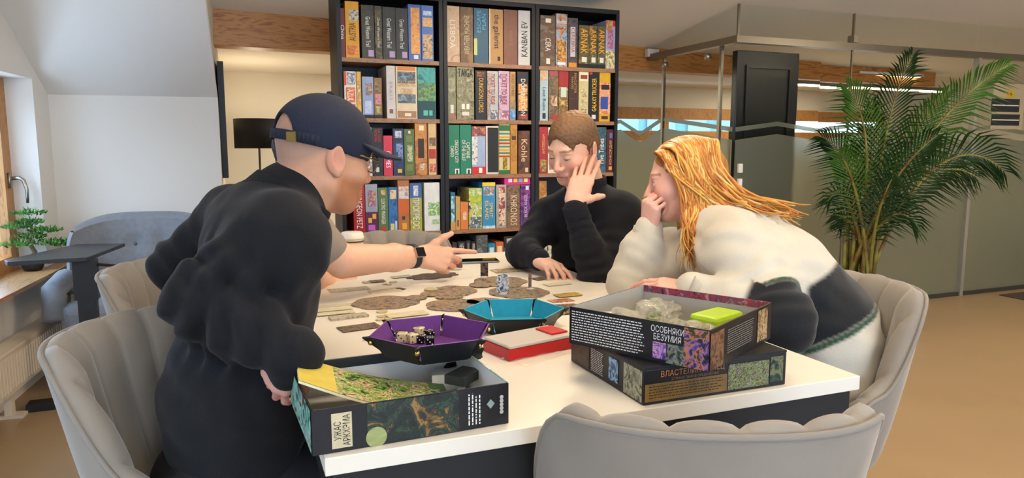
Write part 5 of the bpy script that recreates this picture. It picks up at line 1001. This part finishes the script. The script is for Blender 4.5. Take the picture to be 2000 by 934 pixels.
def sweater(segs, h=.0065, folds=(), lump=.0025, extra=None, col=(1, 1, 1)):
    """segs: ('c',a,b,ra,rb,k) round limbs, ('e',a,b,side,w0,d0,w1,d1,k) flat ones"""
    pts = [];
    for s in segs:
        m = max(s[3:5]) if s[0] == 'c' else max(s[4:8]); pts += [np.array(s[1]) - m, np.array(s[1]) + m, np.array(s[2]) - m, np.array(s[2]) + m]
    pts = np.array(pts); f = Fld(pts.min(0) - .05, pts.max(0) + .05, h)
    for s in segs:
        if s[0] == 'c': f.cap(*s[1:5], k=s[5])
        else: f.ecap(*s[1:8], k=s[8])
    if extra: extra(f)
    for fd in folds: f.fold(*fd)
    if lump: f.lumps(lump, 38.)
    P, Q = f.net(); P = smooth_net(P, Q, 1, .5); return P, Q
def trousers(root, O, pel, knees, feet, m, shoe, side, rad=.085):
    segs = [('e', pel - Vector((side.x, side.y, 0)) * .06, pel + Vector((side.x, side.y, 0)) * .06, side, .16, .12, .16, .12, .03)]
    for s, kn, ft in zip((-1, 1), knees, feet): segs += [('c', pel + side * s * .09, kn, rad, .06, .03), ('c', kn, ft + Vector((0, 0, .06)), .058, .045, .02)]
    P, Q = sweater(segs, .011, lump=.002); mesh_obj('trousers', [(P, Q, (1, 1, 1))], m, root, O)
    for ft, kn in zip(feet, knees):
        d = Vector((kn.x - pel.x, kn.y - pel.y, 0)).normalized(); f = Fld(np.array(ft) - [.2, .2, .05], np.array(ft) + [.25, .25, .15], .007)
        f.ecap(ft - d * .04 + Vector((0, 0, .045)), ft + d * .15 + Vector((0, 0, .035)), side, .042, .045, .045, .035, k=.01); P, Q = f.net(); P[:, 2] = np.maximum(P[:, 2], .001); mesh_obj('shoe', [(P, Q, (1, 1, 1))], shoe, root, O)
M_shoe = mat('dark_shoe', '#26262a', .5)
V = Vector
def away(a, b, d): return a + (b - a).normalized() * d
# ---------------------------------------------------------------- man in the cap
SK1 = '#d09876'
fb = V((.989, .148, 0)); rb = V((.148, -.989, 0))
pel, wai, che, upp, nkb = dep(468, 915, 1.37), dep(462, 770, 1.38), dep(490, 570, 1.42), dep(520, 455, 1.45), dep(572, 375, 1.465)
shR, shL, elR, elL = dep(550, 470, 1.31), dep(455, 425, 1.58), dep(392, 585, 1.24), dep(350, 518, 1.60)
wrR = dep(578, 694, 1.20); wrL = dep(490, 630, 1.62); hd = dep(532, 782, 1.23) - wrR
O = V((pel.x, pel.y, 0)); cm = empty('person', O, 0, 'man in navy cap and black half-zip sweater leaning over the table', 'person')
M_knit = mat('black_knit', '#0f1015', .95, sheen=.04, vary=(30, .3), bump=(230, .22)); M_rib = mat('black_rib', '#101114', .95, bump=(150, .5, 'wavez'))
segs = [('e', pel, wai, rb, .17, .13, .165, .128, .04), ('e', wai, che, rb, .165, .128, .165, .112, .06), ('e', che, upp, rb, .165, .112, .15, .085, .06), ('e', upp, nkb, rb, .11, .082, .068, .066, .05),
        ('c', upp, shR, .072, .062, .09), ('c', upp, shL, .07, .062, .07), ('c', shR, elR, .066, .057, .07), ('c', elR, away(elR, wrR, .10), .058, .056, .03), ('c', away(elR, wrR, .10), wrR, .056, .044, .03), ('c', shL, elL, .066, .057, .04), ('c', elL, wrL, .057, .044, .03), ('c', wrR, wrR + hd.normalized() * .035, .046, .036, .02)]
fo = [(elR, wrR - elR, .10, .05, .011), (elR.lerp(shR, .35), shR - elR, .10, .06, .008), (elR.lerp(wrR, .5), (wrR - elR) + V((0, 0, .1)), .1, .05, .009), (wai, V((.6, 0, 1)), .16, .085, .006), (pel, V((-.5, 0, 1)), .15, .09, .007), (elL, shL - elL, .1, .05, .006), (che, V((.4, .2, 1)), .14, .07, .004)]
P, Q = sweater(segs, .0062, fo, .002); mesh_obj('sweater', [(P, Q, (1, 1, 1))], M_knit, cm, O)
HC = dep(634, 302, 1.50); MH = head_frame(HC, (.93, .37), 11, 3)
HP = build_head(MH, SK1, dict(beard='#a8643c', shaved='#8e7a70', eye=.003, eyez=-.001, brow='#8a6040'))
HR = make_hand(away(wrR, elR, .01), hd, V((-.3, -.9, .3)), -1, (25, 30, 35, 40), elbow=wrR.lerp(elR, .3), re=.028, skin='#d8a090', sc=.85)
HL = make_hand(wrL, V((1, .2, -.2)), V((0, 0, 1)), 1, (20, 25, 30, 30), skin=SK1)
bs_ = [('e', pel, upp, rb, .13, .09, .13, .08, .05), ('c', upp, nkb, .06, .05, .03), ('c', upp, shR, .05, .04, .02), ('c', upp, shL, .05, .04, .02), ('c', shR, elR, .04, .035, .02), ('c', elR, wrR, .035, .026, .02), ('c', shL, elL, .04, .035, .02), ('c', elL, wrL, .035, .026, .02)]
BP, BQ = sweater(bs_, .011, lump=0); mesh_obj('body', [(BP, BQ, lin(SK1)), HP, HR, HL], M_skin, cm, O)
# collar: ribbed stand-up ring round the neck
ux = MH.to_3x3(); nk1 = MH @ V((0, -.052, -.088)); nk0 = upp.lerp(nkb, .45); axn = (nk1 - nk0).normalized()
def ring(u, v):
    t = u * 6.28318; r = .092 - .014 * v + .004 * math.sin(t * 40) * 0; c = nk0.lerp(nk1, v); s = rb; f2 = axn.cross(s).normalized(); return c + s * math.cos(t) * r * 1.0 + f2 * math.sin(t) * r * 1.02 - O
MB().grid(ring, 60, 8, True).build('collar', M_rib, cm, smooth=True, solid=.009)
MB().box((-.004, -.0012, -.03), (.004, .0012, .03)).build('zip_pull', mat('zip_grey', '#b0b4ba', .4, .5), cm, loc=dep(604, 510, 1.36) - O)
# cap
M_cap = mat('navy_cotton', '#1a2034', .85, bump=(260, .25), vary=(14, .2))
f = Fld((-.11, -.135, -.04), (.11, .13, .16), .003); f.ell((0, -.008, .030), (.0855, .107, .094), k=.005); f.ell((0, -.008, .028), (.079, .1005, .0875), k=.004, sub=True)
def cut(f, nrm, d): X, Y, Z = f.ax[0][:, None, None], f.ax[1][None, :, None], f.ax[2][None, None, :]; f.F = np.maximum(f.F, (nrm[0] * X + nrm[1] * Y + nrm[2] * Z - d).astype(np.float32))
cut(f, (0, -.06, -1), -.018 + .012)
f.ell((0, -.108, .012), (.046, .05, .052), k=.005, sub=True)
P, Q = f.net(); P = smooth_net(P, Q, 1, .5); mesh_obj('cap_crown', [(xf(MH, P), Q, (1, 1, 1))], M_cap, cm, O)
def brim(u, v):
    a = (u * 2 - 1) * R(66); r0 = V((.084 * math.sin(a), .103 * math.cos(a) - .008, .034)); ext = .078 * math.cos(a * .82) ** .6; q = r0 + V((math.sin(a) * .35 * ext, ext, -.010 * v)) * v if True else 0
    q = r0 + V((math.sin(a) * .25 * ext * v, ext * v, -.010 * v - 1.6 * (r0.x) ** 2 * v)); return (MH @ q) - O
MB().grid(brim, 25, 8).build('cap_brim', M_cap, cm, smooth=True, solid=.005)
strap = [MH @ V((.0868 * math.sin(a), -.106 * math.cos(a) - .008, .018 + .004 * math.cos(a))) - O for a in np.linspace(R(-62), R(62), 25)]
m = MB(); uz = (MH.to_3x3() @ V((0, 0, 1))) * .010
for i in range(24): pa, pb = strap[i], strap[i + 1]; m.add([pa - uz, pb - uz, pb + uz, pa + uz], [(0, 1, 2, 3)])
m.build('cap_strap', M_cap, cm, smooth=True, solid=.004)
MB().lathe([(0, .006), (.006, .005), (.009, 0), (.006, -.003)], 14).build('cap_button', M_cap, cm, True, (MH @ V((0, -.01, .1245))) - O)
qa = MH @ V((.047, -.0985, .019)); nb = (MH.to_3x3() @ V((.55, -.83, 0))).normalized(); Mb = frame(qa + nb * .004 - O, V((0, 0, 1)), nb)
MB().box((-.010, -.0095, -.002), (.010, .0095, .002), Mb).build('strap_buckle', mat('brass_buckle', '#8a7038', .4, .8), cm)
MB().tube([MH @ V((.074, .0, .012)) - O, MH @ V((.073, .05, .010)) - O, MH @ V((.062, .092, .006)) - O], .0016, 6).build('glasses_temple', mat('gold_wire', '#b09050', .3, .9), cm, smooth=True)
for sx in (-1, 1): MB().tube([MH @ V((sx * (.031 + .024 * math.cos(t)), .100 - .006 * abs(math.cos(t)), .000 + .019 * math.sin(t))) - O for t in np.linspace(0, 6.283, 21)], .0013, 5, caps=False).build('glasses_rim', MATS['gold_wire'], cm, smooth=True)
ft = V((1, 0, 0)); trousers(cm, O, pel + V((0, 0, -.03)), [pel + fb * .40 - rb * .1 + V((0, 0, .0)), pel + fb * .40 + rb * .1], [V((pel.x + .42, pel.y + .1, 0)), V((pel.x + .42, pel.y - .1, 0))], mat('black_denim', '#17181c', .85), M_shoe, rb)
# ---------------------------------------------------------------- person behind him, reaching over the table
SK2 = '#e0ab8c'
pe, up4 = V((-.06, 2.15, .60)), dep(560, 425, 2.12)
shR, shL = dep(598, 455, 2.02), dep(525, 420, 2.30); elR = dep(668, 510, 2.06); wrR = dep(818, 500, 2.32); elL = dep(606, 545, 2.22); wrL = dep(640, 552, 2.38)
O = V((pe.x, pe.y, 0)); p4 = empty('person', O, 0, 'person in a taupe T-shirt with smartwatch pointing across the table', 'person')
rb4 = V((.2, -.98, 0)).normalized()
M_tee = mat('taupe_jersey', '#8d7d70', .9, bump=(200, .15))
segs = [('e', pe, up4, rb4, .17, .12, .17, .105, .06), ('c', up4, shR, .085, .068, .04), ('c', up4, shL, .085, .068, .04), ('c', shR, shR.lerp(elR, .55), .066, .062, .03), ('c', shL, shL.lerp(elL, .55), .066, .062, .03)]
P, Q = sweater(segs, .009, [(pe, V((0, 0, 1)), .15, .07, .006)]); mesh_obj('t_shirt', [(P, Q, (1, 1, 1))], M_tee, p4, O)
hc4 = dep(606, 312, 2.14); M4 = head_frame(hc4, (.95, .3), 15, 0)
H4 = build_head(M4, SK2, dict(eye=.003))
arm = make_hand(wrR, dep(925, 513, 2.36) - wrR, V((-.3, -.85, .4)), -1, ((4, 8, 4), (38, 55, 35), (50, 65, 40), (58, 65, 40)), elbow=elR, skin=SK2, rw=.030, re=.052, sc=1.08, thumb=[(.022, .022, -.004), (.046, .046, .002), (.066, .070, .008), (.080, .092, .012)])
armL = make_hand(wrL, V((1, .2, -.05)), V((0, 0, 1)), 1, (15, 18, 22, 25), elbow=elL, skin=SK2, re=.045)
BP, BQ = sweater([('e', pe, up4, rb4, .12, .08, .12, .07, .04), ('c', up4, hc4 + V((0, 0, -.1)), .05, .05, .03), ('c', up4, shR, .045, .045, .02), ('c', up4, shL, .045, .045, .02), ('c', shR, elR, .052, .05, .02), ('c', shL, elL, .05, .045, .02)], .008, lump=0)
mesh_obj('body', [(BP, BQ, lin(SK2)), H4, arm, armL], M_skin, p4, O)
f = Fld((-.12, -.14, -.1), (.12, .14, .15), .0035); f.ell((0, -.016, .032), (.083, .102, .095), k=.005); f.ell((0, .085, -.03), (.075, .06, .085), k=.02, sub=True); cut(f, (0, .75, -.66), .045); f.lumps(.003, 130.)
P, Q = f.net(); mesh_obj('hair', [(xf(M4, P), Q, lin('#3a2a20'))], M_hairm, p4, O)
Mw4 = frame(wrR.lerp(elR, .1), wrR - elR, V((-.3, -.85, .4))); Mw4.translation -= O
m = MB(); m.grid(lambda u, v: Mw4 @ V((.0390 * math.cos(u * 6.2832), -.012 + .024 * v, .0345 * math.sin(u * 6.2832))), 36, 3, True); wt = m.build('watch_strap', mat('dark_rubber', '#23262e', .6), p4, smooth=True, solid=.003)
cz = V((0, 0, .030)); a_ = R(150); Mf = Mw4 @ Matrix.Rotation(R(6), 4, 'Y')
MB().box((-.017, -.020, .033), (.017, .020, .0425), Mf).build('watch_case', mat('watch_gold', '#c8b090', .3, .8), p4, bev=.003)
MB().box((-.0158, -.0188, .0426), (.0158, .0188, .0440), Mf).build('watch_face', mat('watch_glass', '#0c1018', .1), p4, bev=.003)
trousers(p4, O, pe + V((-.02, 0, -.03)), [V((.35, 2.3, .56)), V((.35, 2.02, .56))], [V((.36, 2.3, 0)), V((.36, 2.02, 0))], mat('black_denim', '#17181c'), M_shoe, rb4)
# ---------------------------------------------------------------- young man in the dark sweater
SK3 = '#e6b49a'
fb = V((-.9, -.43, 0)).normalized(); rb = V((fb.y, -fb.x, 0)); lf = -rb
upp = dep(1150, 412, 2.64); shR, shL = dep(1072, 425, 2.74), dep(1212, 418, 2.54); pel = V((upp.x + .07, upp.y + .05, .56)); wai = pel.lerp(upp, .4)
elL, wrL = dep(1166, 540, 2.40), dep(1121, 400, 2.38); elR, wrR = dep(1020, 492, 2.60), dep(1052, 507, 2.50)
O = V((pel.x, pel.y, 0)); ym = empty('person', O, 0, 'young man in dark navy sweater resting his cheek on one hand', 'person')
M_navy = mat('navy_jersey', '#10121b', .94, sheen=.04, vary=(20, .25), bump=(210, .2)); M_navy2 = mat('navy_cuff', '#12141c', .92, bump=(220, .5, 'wave'))
nk = dep(1140, 372, 2.60)
segs = [('e', pel, wai, rb, .165, .12, .17, .12, .04), ('e', wai, upp, rb, .17, .12, .165, .095, .06), ('e', upp, nk, rb, .11, .085, .066, .066, .05), ('c', upp, shR, .085, .07, .05), ('c', upp, shL, .085, .072, .05), ('c', shL, elL, .070, .060, .04), ('c', elL, away(elL, wrL, .1), .060, .052, .03), ('c', away(elL, wrL, .1), wrL.lerp(elL, .06), .052, .040, .03), ('c', shR, elR, .066, .056, .04), ('c', elR, wrR, .055, .040, .03)]
fo = [(elL, wrL - elL, .1, .045, .006), (shL.lerp(elL, .5), V((.3, .3, 1)), .1, .06, .005), (elL.lerp(wrL, .7), wrL - elL, .06, .03, .004), (wai, V((.5, 0, 1)), .14, .07, .005), (elR, wrR - elR, .08, .04, .005), (shR.lerp(elR, .5), V((-.5, .4, 1)), .09, .05, .004)]
P, Q = sweater(segs, .0065, fo, .0018); P[:, 2] = np.where((P[:, 0] < TX1 + .02) & (P[:, 2] < TZ + .003) & (P[:, 2] > .6), TZ + .003, P[:, 2]); mesh_obj('sweater', [(P, Q, (1, 1, 1))], M_navy, ym, O)
HC = dep(1119, 290, 2.52); MH = head_frame(HC, (-.90, -.44), 22, -4)
HP = build_head(MH, SK3, dict(eye=.0016, eyez=-.0055, brow='#7a5a40', browa=.7, flush='#e08a78', lipc='#cf8a7c', lips=.85))
hl = make_hand(wrL, dep(1150, 314, 2.44) - wrL, V((-.5, -.85, .1)), 1, (8, 8, 9, 11), elbow=wrL.lerp(elL, .35), re=.029, skin=SK3, rw=.026, spread=(3, 0, -2, -5), thumb=[(.022, .020, -.004), (.044, .036, -.004), (.064, .050, -.004), (.080, .058, -.004)], sc=1.04)
hr = make_hand(wrR, dep(1085, 524, 2.42) - wrR, V((.1, -.2, 1)), -1, ((14, 20, 15), (26, 30, 20), (30, 35, 20), (32, 35, 20)), elbow=wrR.lerp(elR, .3), re=.028, skin=SK3, sc=1.0)
BP, BQ = sweater([('e', pel, upp, rb, .11, .08, .11, .07, .04), ('c', upp, HC + V((.04, .03, -.12)), .05, .05, .03), ('c', upp, shR, .05, .04, .02), ('c', upp, shL, .05, .04, .02), ('c', shR, elR, .04, .035, .02), ('c', elR, wrR, .033, .025, .02), ('c', shL, elL, .04, .035, .02), ('c', elL, wrL, .033, .025, .02)], .01, lump=0)
mesh_obj('body', [(BP, BQ, lin(SK3)), HP, hl, hr], M_skin, ym, O)
nk1 = MH @ V((0, -.05, -.125)); nk0 = nk + V((.01, .01, -.03)); axn = (nk1 - nk0).normalized()
MB().grid(lambda u, v: nk0.lerp(nk1, v * .9) + rb * math.cos(u * 6.2832) * (.080 - .012 * v) + axn.cross(rb).normalized() * math.sin(u * 6.2832) * (.080 - .012 * v) - O, 48, 6, True).build('collar', M_navy2, ym, smooth=True, solid=.007)
def cuff(root, wr, el, r, m, O, n='cuff', ln=.05):
    d = (el - wr).normalized(); s = d.cross(V((.3, .2, 1))).normalized(); t = d.cross(s); MB().grid(lambda u, v: wr + d * (ln * v) + s * math.cos(u * 6.2832) * r + t * math.sin(u * 6.2832) * r - O, 36, 5, True).build(n, m, root, smooth=True, solid=.006)
cuff(ym, wrL.lerp(elL, .0), elL, .039, M_navy2, O); cuff(ym, wrR, elR, .038, M_navy2, O)
# short hair: a thin shell over the crown, faded at the sides
f = Fld((-.11, -.14, -.09), (.11, .125, .15), .0026); f.ell((0, -.012, .036), (.0790, .1005, .0930), k=.005); f.ell((0, -.024, .0), (.0765, .090, .062), k=.015)
f.ell((0, .100, -.004), (.060, .046, .078), k=.010, sub=True)                      # forehead
for s in (-1, 1): f.ell((s * .078, .052, -.020), (.030, .042, .066), k=.012, sub=True); f.ell((s * .088, -.010, -.022), (.022, .026, .036), k=.008, sub=True)
cut(f, (0, .55, -.83), .030); f.lumps(.0014, 230.)
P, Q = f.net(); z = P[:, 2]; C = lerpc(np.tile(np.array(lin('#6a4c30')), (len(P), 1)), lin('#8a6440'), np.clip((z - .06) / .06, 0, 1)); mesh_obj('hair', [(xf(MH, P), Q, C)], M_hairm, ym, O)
trousers(ym, O, pel + V((0, 0, -.04)), [pel + fb * .38 - rb * .1, pel + fb * .38 + rb * .1], [V((pel.x - .36, pel.y - .28, 0)), V((pel.x - .44, pel.y - .06, 0))], mat('dark_denim', '#20242e', .85), M_shoe, rb)
# ---------------------------------------------------------------- blonde woman in the cream hoodie
SK4 = '#e2ac98'
fb = V((-.88, .47, 0)).normalized(); rb = V((fb.y, -fb.x, 0))
pel, wai, che, upp = dep(1612, 735, 1.94), dep(1592, 640, 1.96), dep(1515, 545, 1.98), dep(1425, 478, 2.02)
shL, shR = dep(1440, 500, 1.87), dep(1385, 475, 2.17); elL, wrL = dep(1528, 628, 1.70), dep(1352, 566, 1.80); elR, wrR = dep(1232, 553, 2.10), dep(1267, 449, 2.09)
O = V((pel.x, pel.y, 0)); wm = empty('person', O, 0, 'woman with long strawberry blonde hair in a cream hoodie', 'person')
M_hood = mat('cream_fleece', '#ffffff', .92, vcol=True, sheen=.2, vary=(16, .06), bump=(230, .2))
nk = dep(1378, 432, 2.05)
segs = [('e', pel, wai, rb, .20, .16, .19, .15, .05), ('e', wai, che, rb, .19, .15, .19, .14, .06), ('e', che, upp, rb, .19, .14, .16, .11, .06), ('e', upp, nk, rb, .10, .09, .078, .07, .05), ('c', upp, shL, .085, .08, .05), ('c', upp, shR, .095, .08, .05),
        ('c', shL, elL, .088, .074, .045), ('c', elL, away(elL, wrL, .12), .074, .06, .03), ('c', away(elL, wrL, .12), wrL, .06, .044, .03), ('c', shR, elR, .08, .066, .04), ('c', elR, away(elR, wrR, .1), .066, .058, .03), ('c', away(elR, wrR, .1), wrR, .056, .042, .03)]
hd0, hd1 = dep(1415, 468, 2.06), dep(1492, 442, 2.04)
def hood(f): f.ecap(hd0, hd1, rb, .085, .05, .09, .05, k=.03); f.ecap(hd1, dep(1508, 452, 2.02), rb, .09, .04, .08, .03, k=.02); [f.cap(p, q, r0, r1, k=.03) for p, q, r0, r1 in ((dep(1505, 440, 1.97), dep(1435, 450, 1.96), .034, .032), (dep(1435, 450, 1.96), dep(1385, 480, 1.97), .032, .028), (dep(1385, 480, 1.97), dep(1352, 520, 2.0), .028, .02))]
fo = [(elL.lerp(shL, .25), shL - elL, .10, .055, .008), (shL, V((-.3, 0, 1)), .12, .07, .006), (che, V((.7, -.3, .8)), .16, .085, .007), (wai, V((.3, 0, 1)), .15, .075, .008), (elR.lerp(wrR, .5), (wrR - elR) + V((.08, 0, 0)), .09, .06, .003, 0, .025), (elR, V((.4, 0, 1)), .08, .06, .004, 0, .02), (pel, V((0, 0, 1)), .13, .06, .007)]
P, Q = sweater(segs, .0066, fo, .0025, hood)
cre = np.array(lin('#cbc2af')); C = np.tile(cre, (len(P), 1))
def seg_t(P, a, b): a = np.array(a); b = np.array(b); ab = b - a; t = ((P - a) @ ab) / (ab @ ab); d = np.linalg.norm(P - a - np.clip(t, 0, 1)[:, None] * ab, axis=1); return t, d
t1, d1 = seg_t(P, shL, elL); t2, d2 = seg_t(P, elL, wrL); t3, d3 = seg_t(P, pel, upp); tc, dc = seg_t(P, che, upp)
armv = (np.minimum(d1, d2) < .088) & ((P - np.array(upp)) @ np.array(rb) < -.06)
ss = lambda a, b, x: np.clip((x - a) / (b - a), 0, 1)
C = lerpc(C, lin('#17181b'), armv * np.where(d1 < d2, ss(.70, .735, t1), ss(.44, .38, t2))); C = lerpc(C, lin('#2f4a34'), armv * (d1 < d2) * ss(.67, .69, t1) * ss(.73, .71, t1))
tb_, db_ = seg_t(P, pel, che); bw = ss(-.015, -.035, (P - np.array(che)) @ np.array(fb)) * ~armv; C = lerpc(C, lin('#17181b'), bw * ss(.46, .50, tb_) * ss(.98, .94, tb_)); C = lerpc(C, lin('#2f4a34'), bw * ss(.42, .44, tb_) * ss(.49, .47, tb_))
P[:, 2] = np.where((P[:, 0] < TX1 + .02) & (P[:, 2] < TZ + .004) & (P[:, 2] > .6), TZ + .004, P[:, 2]); mesh_obj('hoodie', [(P, Q, C)], M_hood, wm, O)
HC = dep(1333, 352, 2.12); MH = head_frame(HC, (-.84, .54), 8, 4)
HP = build_head(MH, SK4, dict(eye=.0045, eyez=-.001, brow='#9a6a50', browa=.8, flush='#dd8478', lipc='#c06c68', lips=1.1))
hr = make_hand(wrR, dep(1272, 392, 2.07) - wrR, V((-.95, -.2, .2)), -1, ((62, 85, 55),) * 4, elbow=wrR.lerp(elR, .3), re=.03, skin=SK4, rw=.026, sc=.88, thumb=[(.02, .02, -.006), (.036, .045, -.02), (.030, .07, -.034), (.022, .085, -.042)])
hl = make_hand(wrL, dep(1290, 556, 1.84) - wrL, V((-.1, -.1, 1)), 1, ((12, 18, 12),) * 4, elbow=wrL.lerp(elL, .3), re=.03, skin=SK4, rw=.025, sc=.93)
BP, BQ = sweater([('e', pel, upp, rb, .12, .09, .11, .07, .04), ('c', upp, HC + V((.05, -.03, -.12)), .05, .05, .03), ('c', upp, shR, .05, .04, .02), ('c', upp, shL, .05, .04, .02), ('c', shR, elR, .04, .035, .02), ('c', elR, wrR, .033, .025, .02), ('c', shL, elL, .04, .035, .02), ('c', elL, wrL, .033, .025, .02)], .01, lump=0)
mesh_obj('body', [(BP, BQ, lin(SK4)), HP, hr, hl], M_skin, wm, O)
cuff(wm, wrR, elR, .042, mat('cream_rib', '#c8bfac', .92, bump=(200, .5, 'wave')), O); cuff(wm, wrL, elL, .043, MATS['cream_rib'], O)
# long hair: a soft volume with many separate locks laid over it
f = Fld((-.16, -.24, -.33), (.16, .13, .16), .0045); f.ell((0, -.020, .034), (.0815, .1, .0935), k=.005)
f.ecap((0, -.07, .02), (0, -.10, -.10), (1, 0, 0), .082, .055, .085, .045, k=.04); f.ecap((.0, -.10, -.10), (0, -.21, -.14), (1, 0, 0), .085, .04, .07, .025, k=.04)
for s in (-1, 1): f.ecap((s * .075, -.04, .02), (s * .090, -.035, -.13), (0, 1, 0), .038, .02, .042, .02, k=.03); f.ecap((s * .090, -.035, -.13), (s * .08, -.015, -.24), (0, 1, 0), .042, .018, .022, .012, k=.03)
f.ell((0, .108, -.030), (.10, .088, .100), k=.012, sub=True); f.lumps(.003, 90.); P, Q = f.net(); P = smooth_net(P, Q, 1)
M_blonde = mat('blonde_hair', '#c8853a', .55, vcol=True, bump=(120, .4), spec=.3); hr_ = mesh_obj('hair', [(xf(MH, P), Q, lin('#b07034'))], M_blonde, wm, O)
rh = random.Random(11); HCOL = ['#c98a3c', '#dba650', '#b87030', '#e2b870', '#c8823a', '#b06a2e']
for gi in range(6):
    m = MB(); mh = mat('blonde_lock_%d' % gi, HCOL[gi], .45, spec=.4)
    for k in range(190):
        s = -1 if rh.random() < .6 else 1; y0 = rh.uniform(-.10, .074); az = R(rh.uniform(8, 88)) if y0 < .03 else R(rh.uniform(50, 90))
        # from the parting, over the side of the skull, then hanging
        p0 = V((s * rh.uniform(0, .01), y0, .034 + .0945 * math.sqrt(max(.1, 1 - ((y0 + .018) / .112) ** 2)))); e = rh.uniform(1.01, 1.10)
        y1 = y0 * .75 - .022 - rh.uniform(0, .012); y2 = min(.004, y0 * .55 - .034) - rh.uniform(0, .025)
        p1 = V((s * .070 * e, y1, .094)); p2 = V((s * .091 * e, y2, .018))
        if y0 > .035 and rh.random() < .75: p1 = V((s * .060 * e, y0 - rh.uniform(.008, .02), .084)); p2 = V((s * .085 * e, rh.uniform(.0, .03), .022))
        if rh.random() < .55 and y0 > -.05:      # falls in front of the shoulder
            ln = rh.uniform(.6, 1.); p3 = V((s * .099 * e, y2 + rh.uniform(-.008, .014), -.070)); p4_ = V((s * (.128 + rh.uniform(-.02, .022)), y2 + rh.uniform(-.025, .03), -.07 - .11 * ln)); p5 = V((p4_.x * 1.02 + rh.uniform(-.02, .02), p4_.y + rh.uniform(-.03, .035), p4_.z - .085 * ln))
        else:                                      # drapes back over the hood
            ln = rh.uniform(.35, 1.); p3 = V((s * .100 * e * rh.uniform(.75, 1.08), y2 - .035 - .03 * ln, -.055 - rh.uniform(0, .02))); p4_ = V((p3.x * rh.uniform(.8, 1.2), y2 - .065 - .075 * ln + rh.uniform(-.02, .02), -.088 - rh.uniform(0, .035))); p5 = V((p4_.x * rh.uniform(.8, 1.25), p4_.y - .055 * ln + rh.uniform(-.02, .02), p4_.z - rh.uniform(.01, .045)))
        cs = [p0, p1, p2, p3, p4_, p5]; pts = []
        for i in range(5):
            A0, A1, A2, A3 = cs[max(0, i - 1)], cs[i], cs[i + 1], cs[min(5, i + 2)]
            for j in range(4):
                t = j / 4; pts.append(.5 * ((2 * A1) + (A2 - A0) * t + (2 * A0 - 5 * A1 + 4 * A2 - A3) * t * t + (3 * A1 - A0 - 3 * A2 + A3) * t ** 3))
        pts.append(p5); wv = rh.uniform(.002, .011); ph = rh.uniform(0, 6); fq = rh.uniform(.6, 1.2)
        pts = [MH @ (q + V((wv * math.sin(i * fq + ph), wv * math.cos(i * fq * .9 + ph), wv * .5 * math.sin(i * fq + ph + 1))) * (i / 20) ** 1.3) - O for i, q in enumerate(pts)]
        w = rh.uniform(.0012, .0030); m.tube(pts, [w * (.5 + min(1, i / 4)) * (1 if i < 14 else (21 - i) / 7 + .1) for i in range(len(pts))], 4)
    m.build('hair_locks', mh, hr_, smooth=True)
trousers(wm, O, pel + V((.0, 0, -.05)), [pel + V((-.38, .15, -.08)), pel + V((-.38, -.05, -.08))], [V((pel.x - .4, pel.y + .15, 0)), V((pel.x - .38, pel.y - .05, 0))], art('floral_leggings', ['#17151a', '#17151a', '#c23a2c', '#17151a', '#d86a3a'], 40, 3), M_shoe, rb)
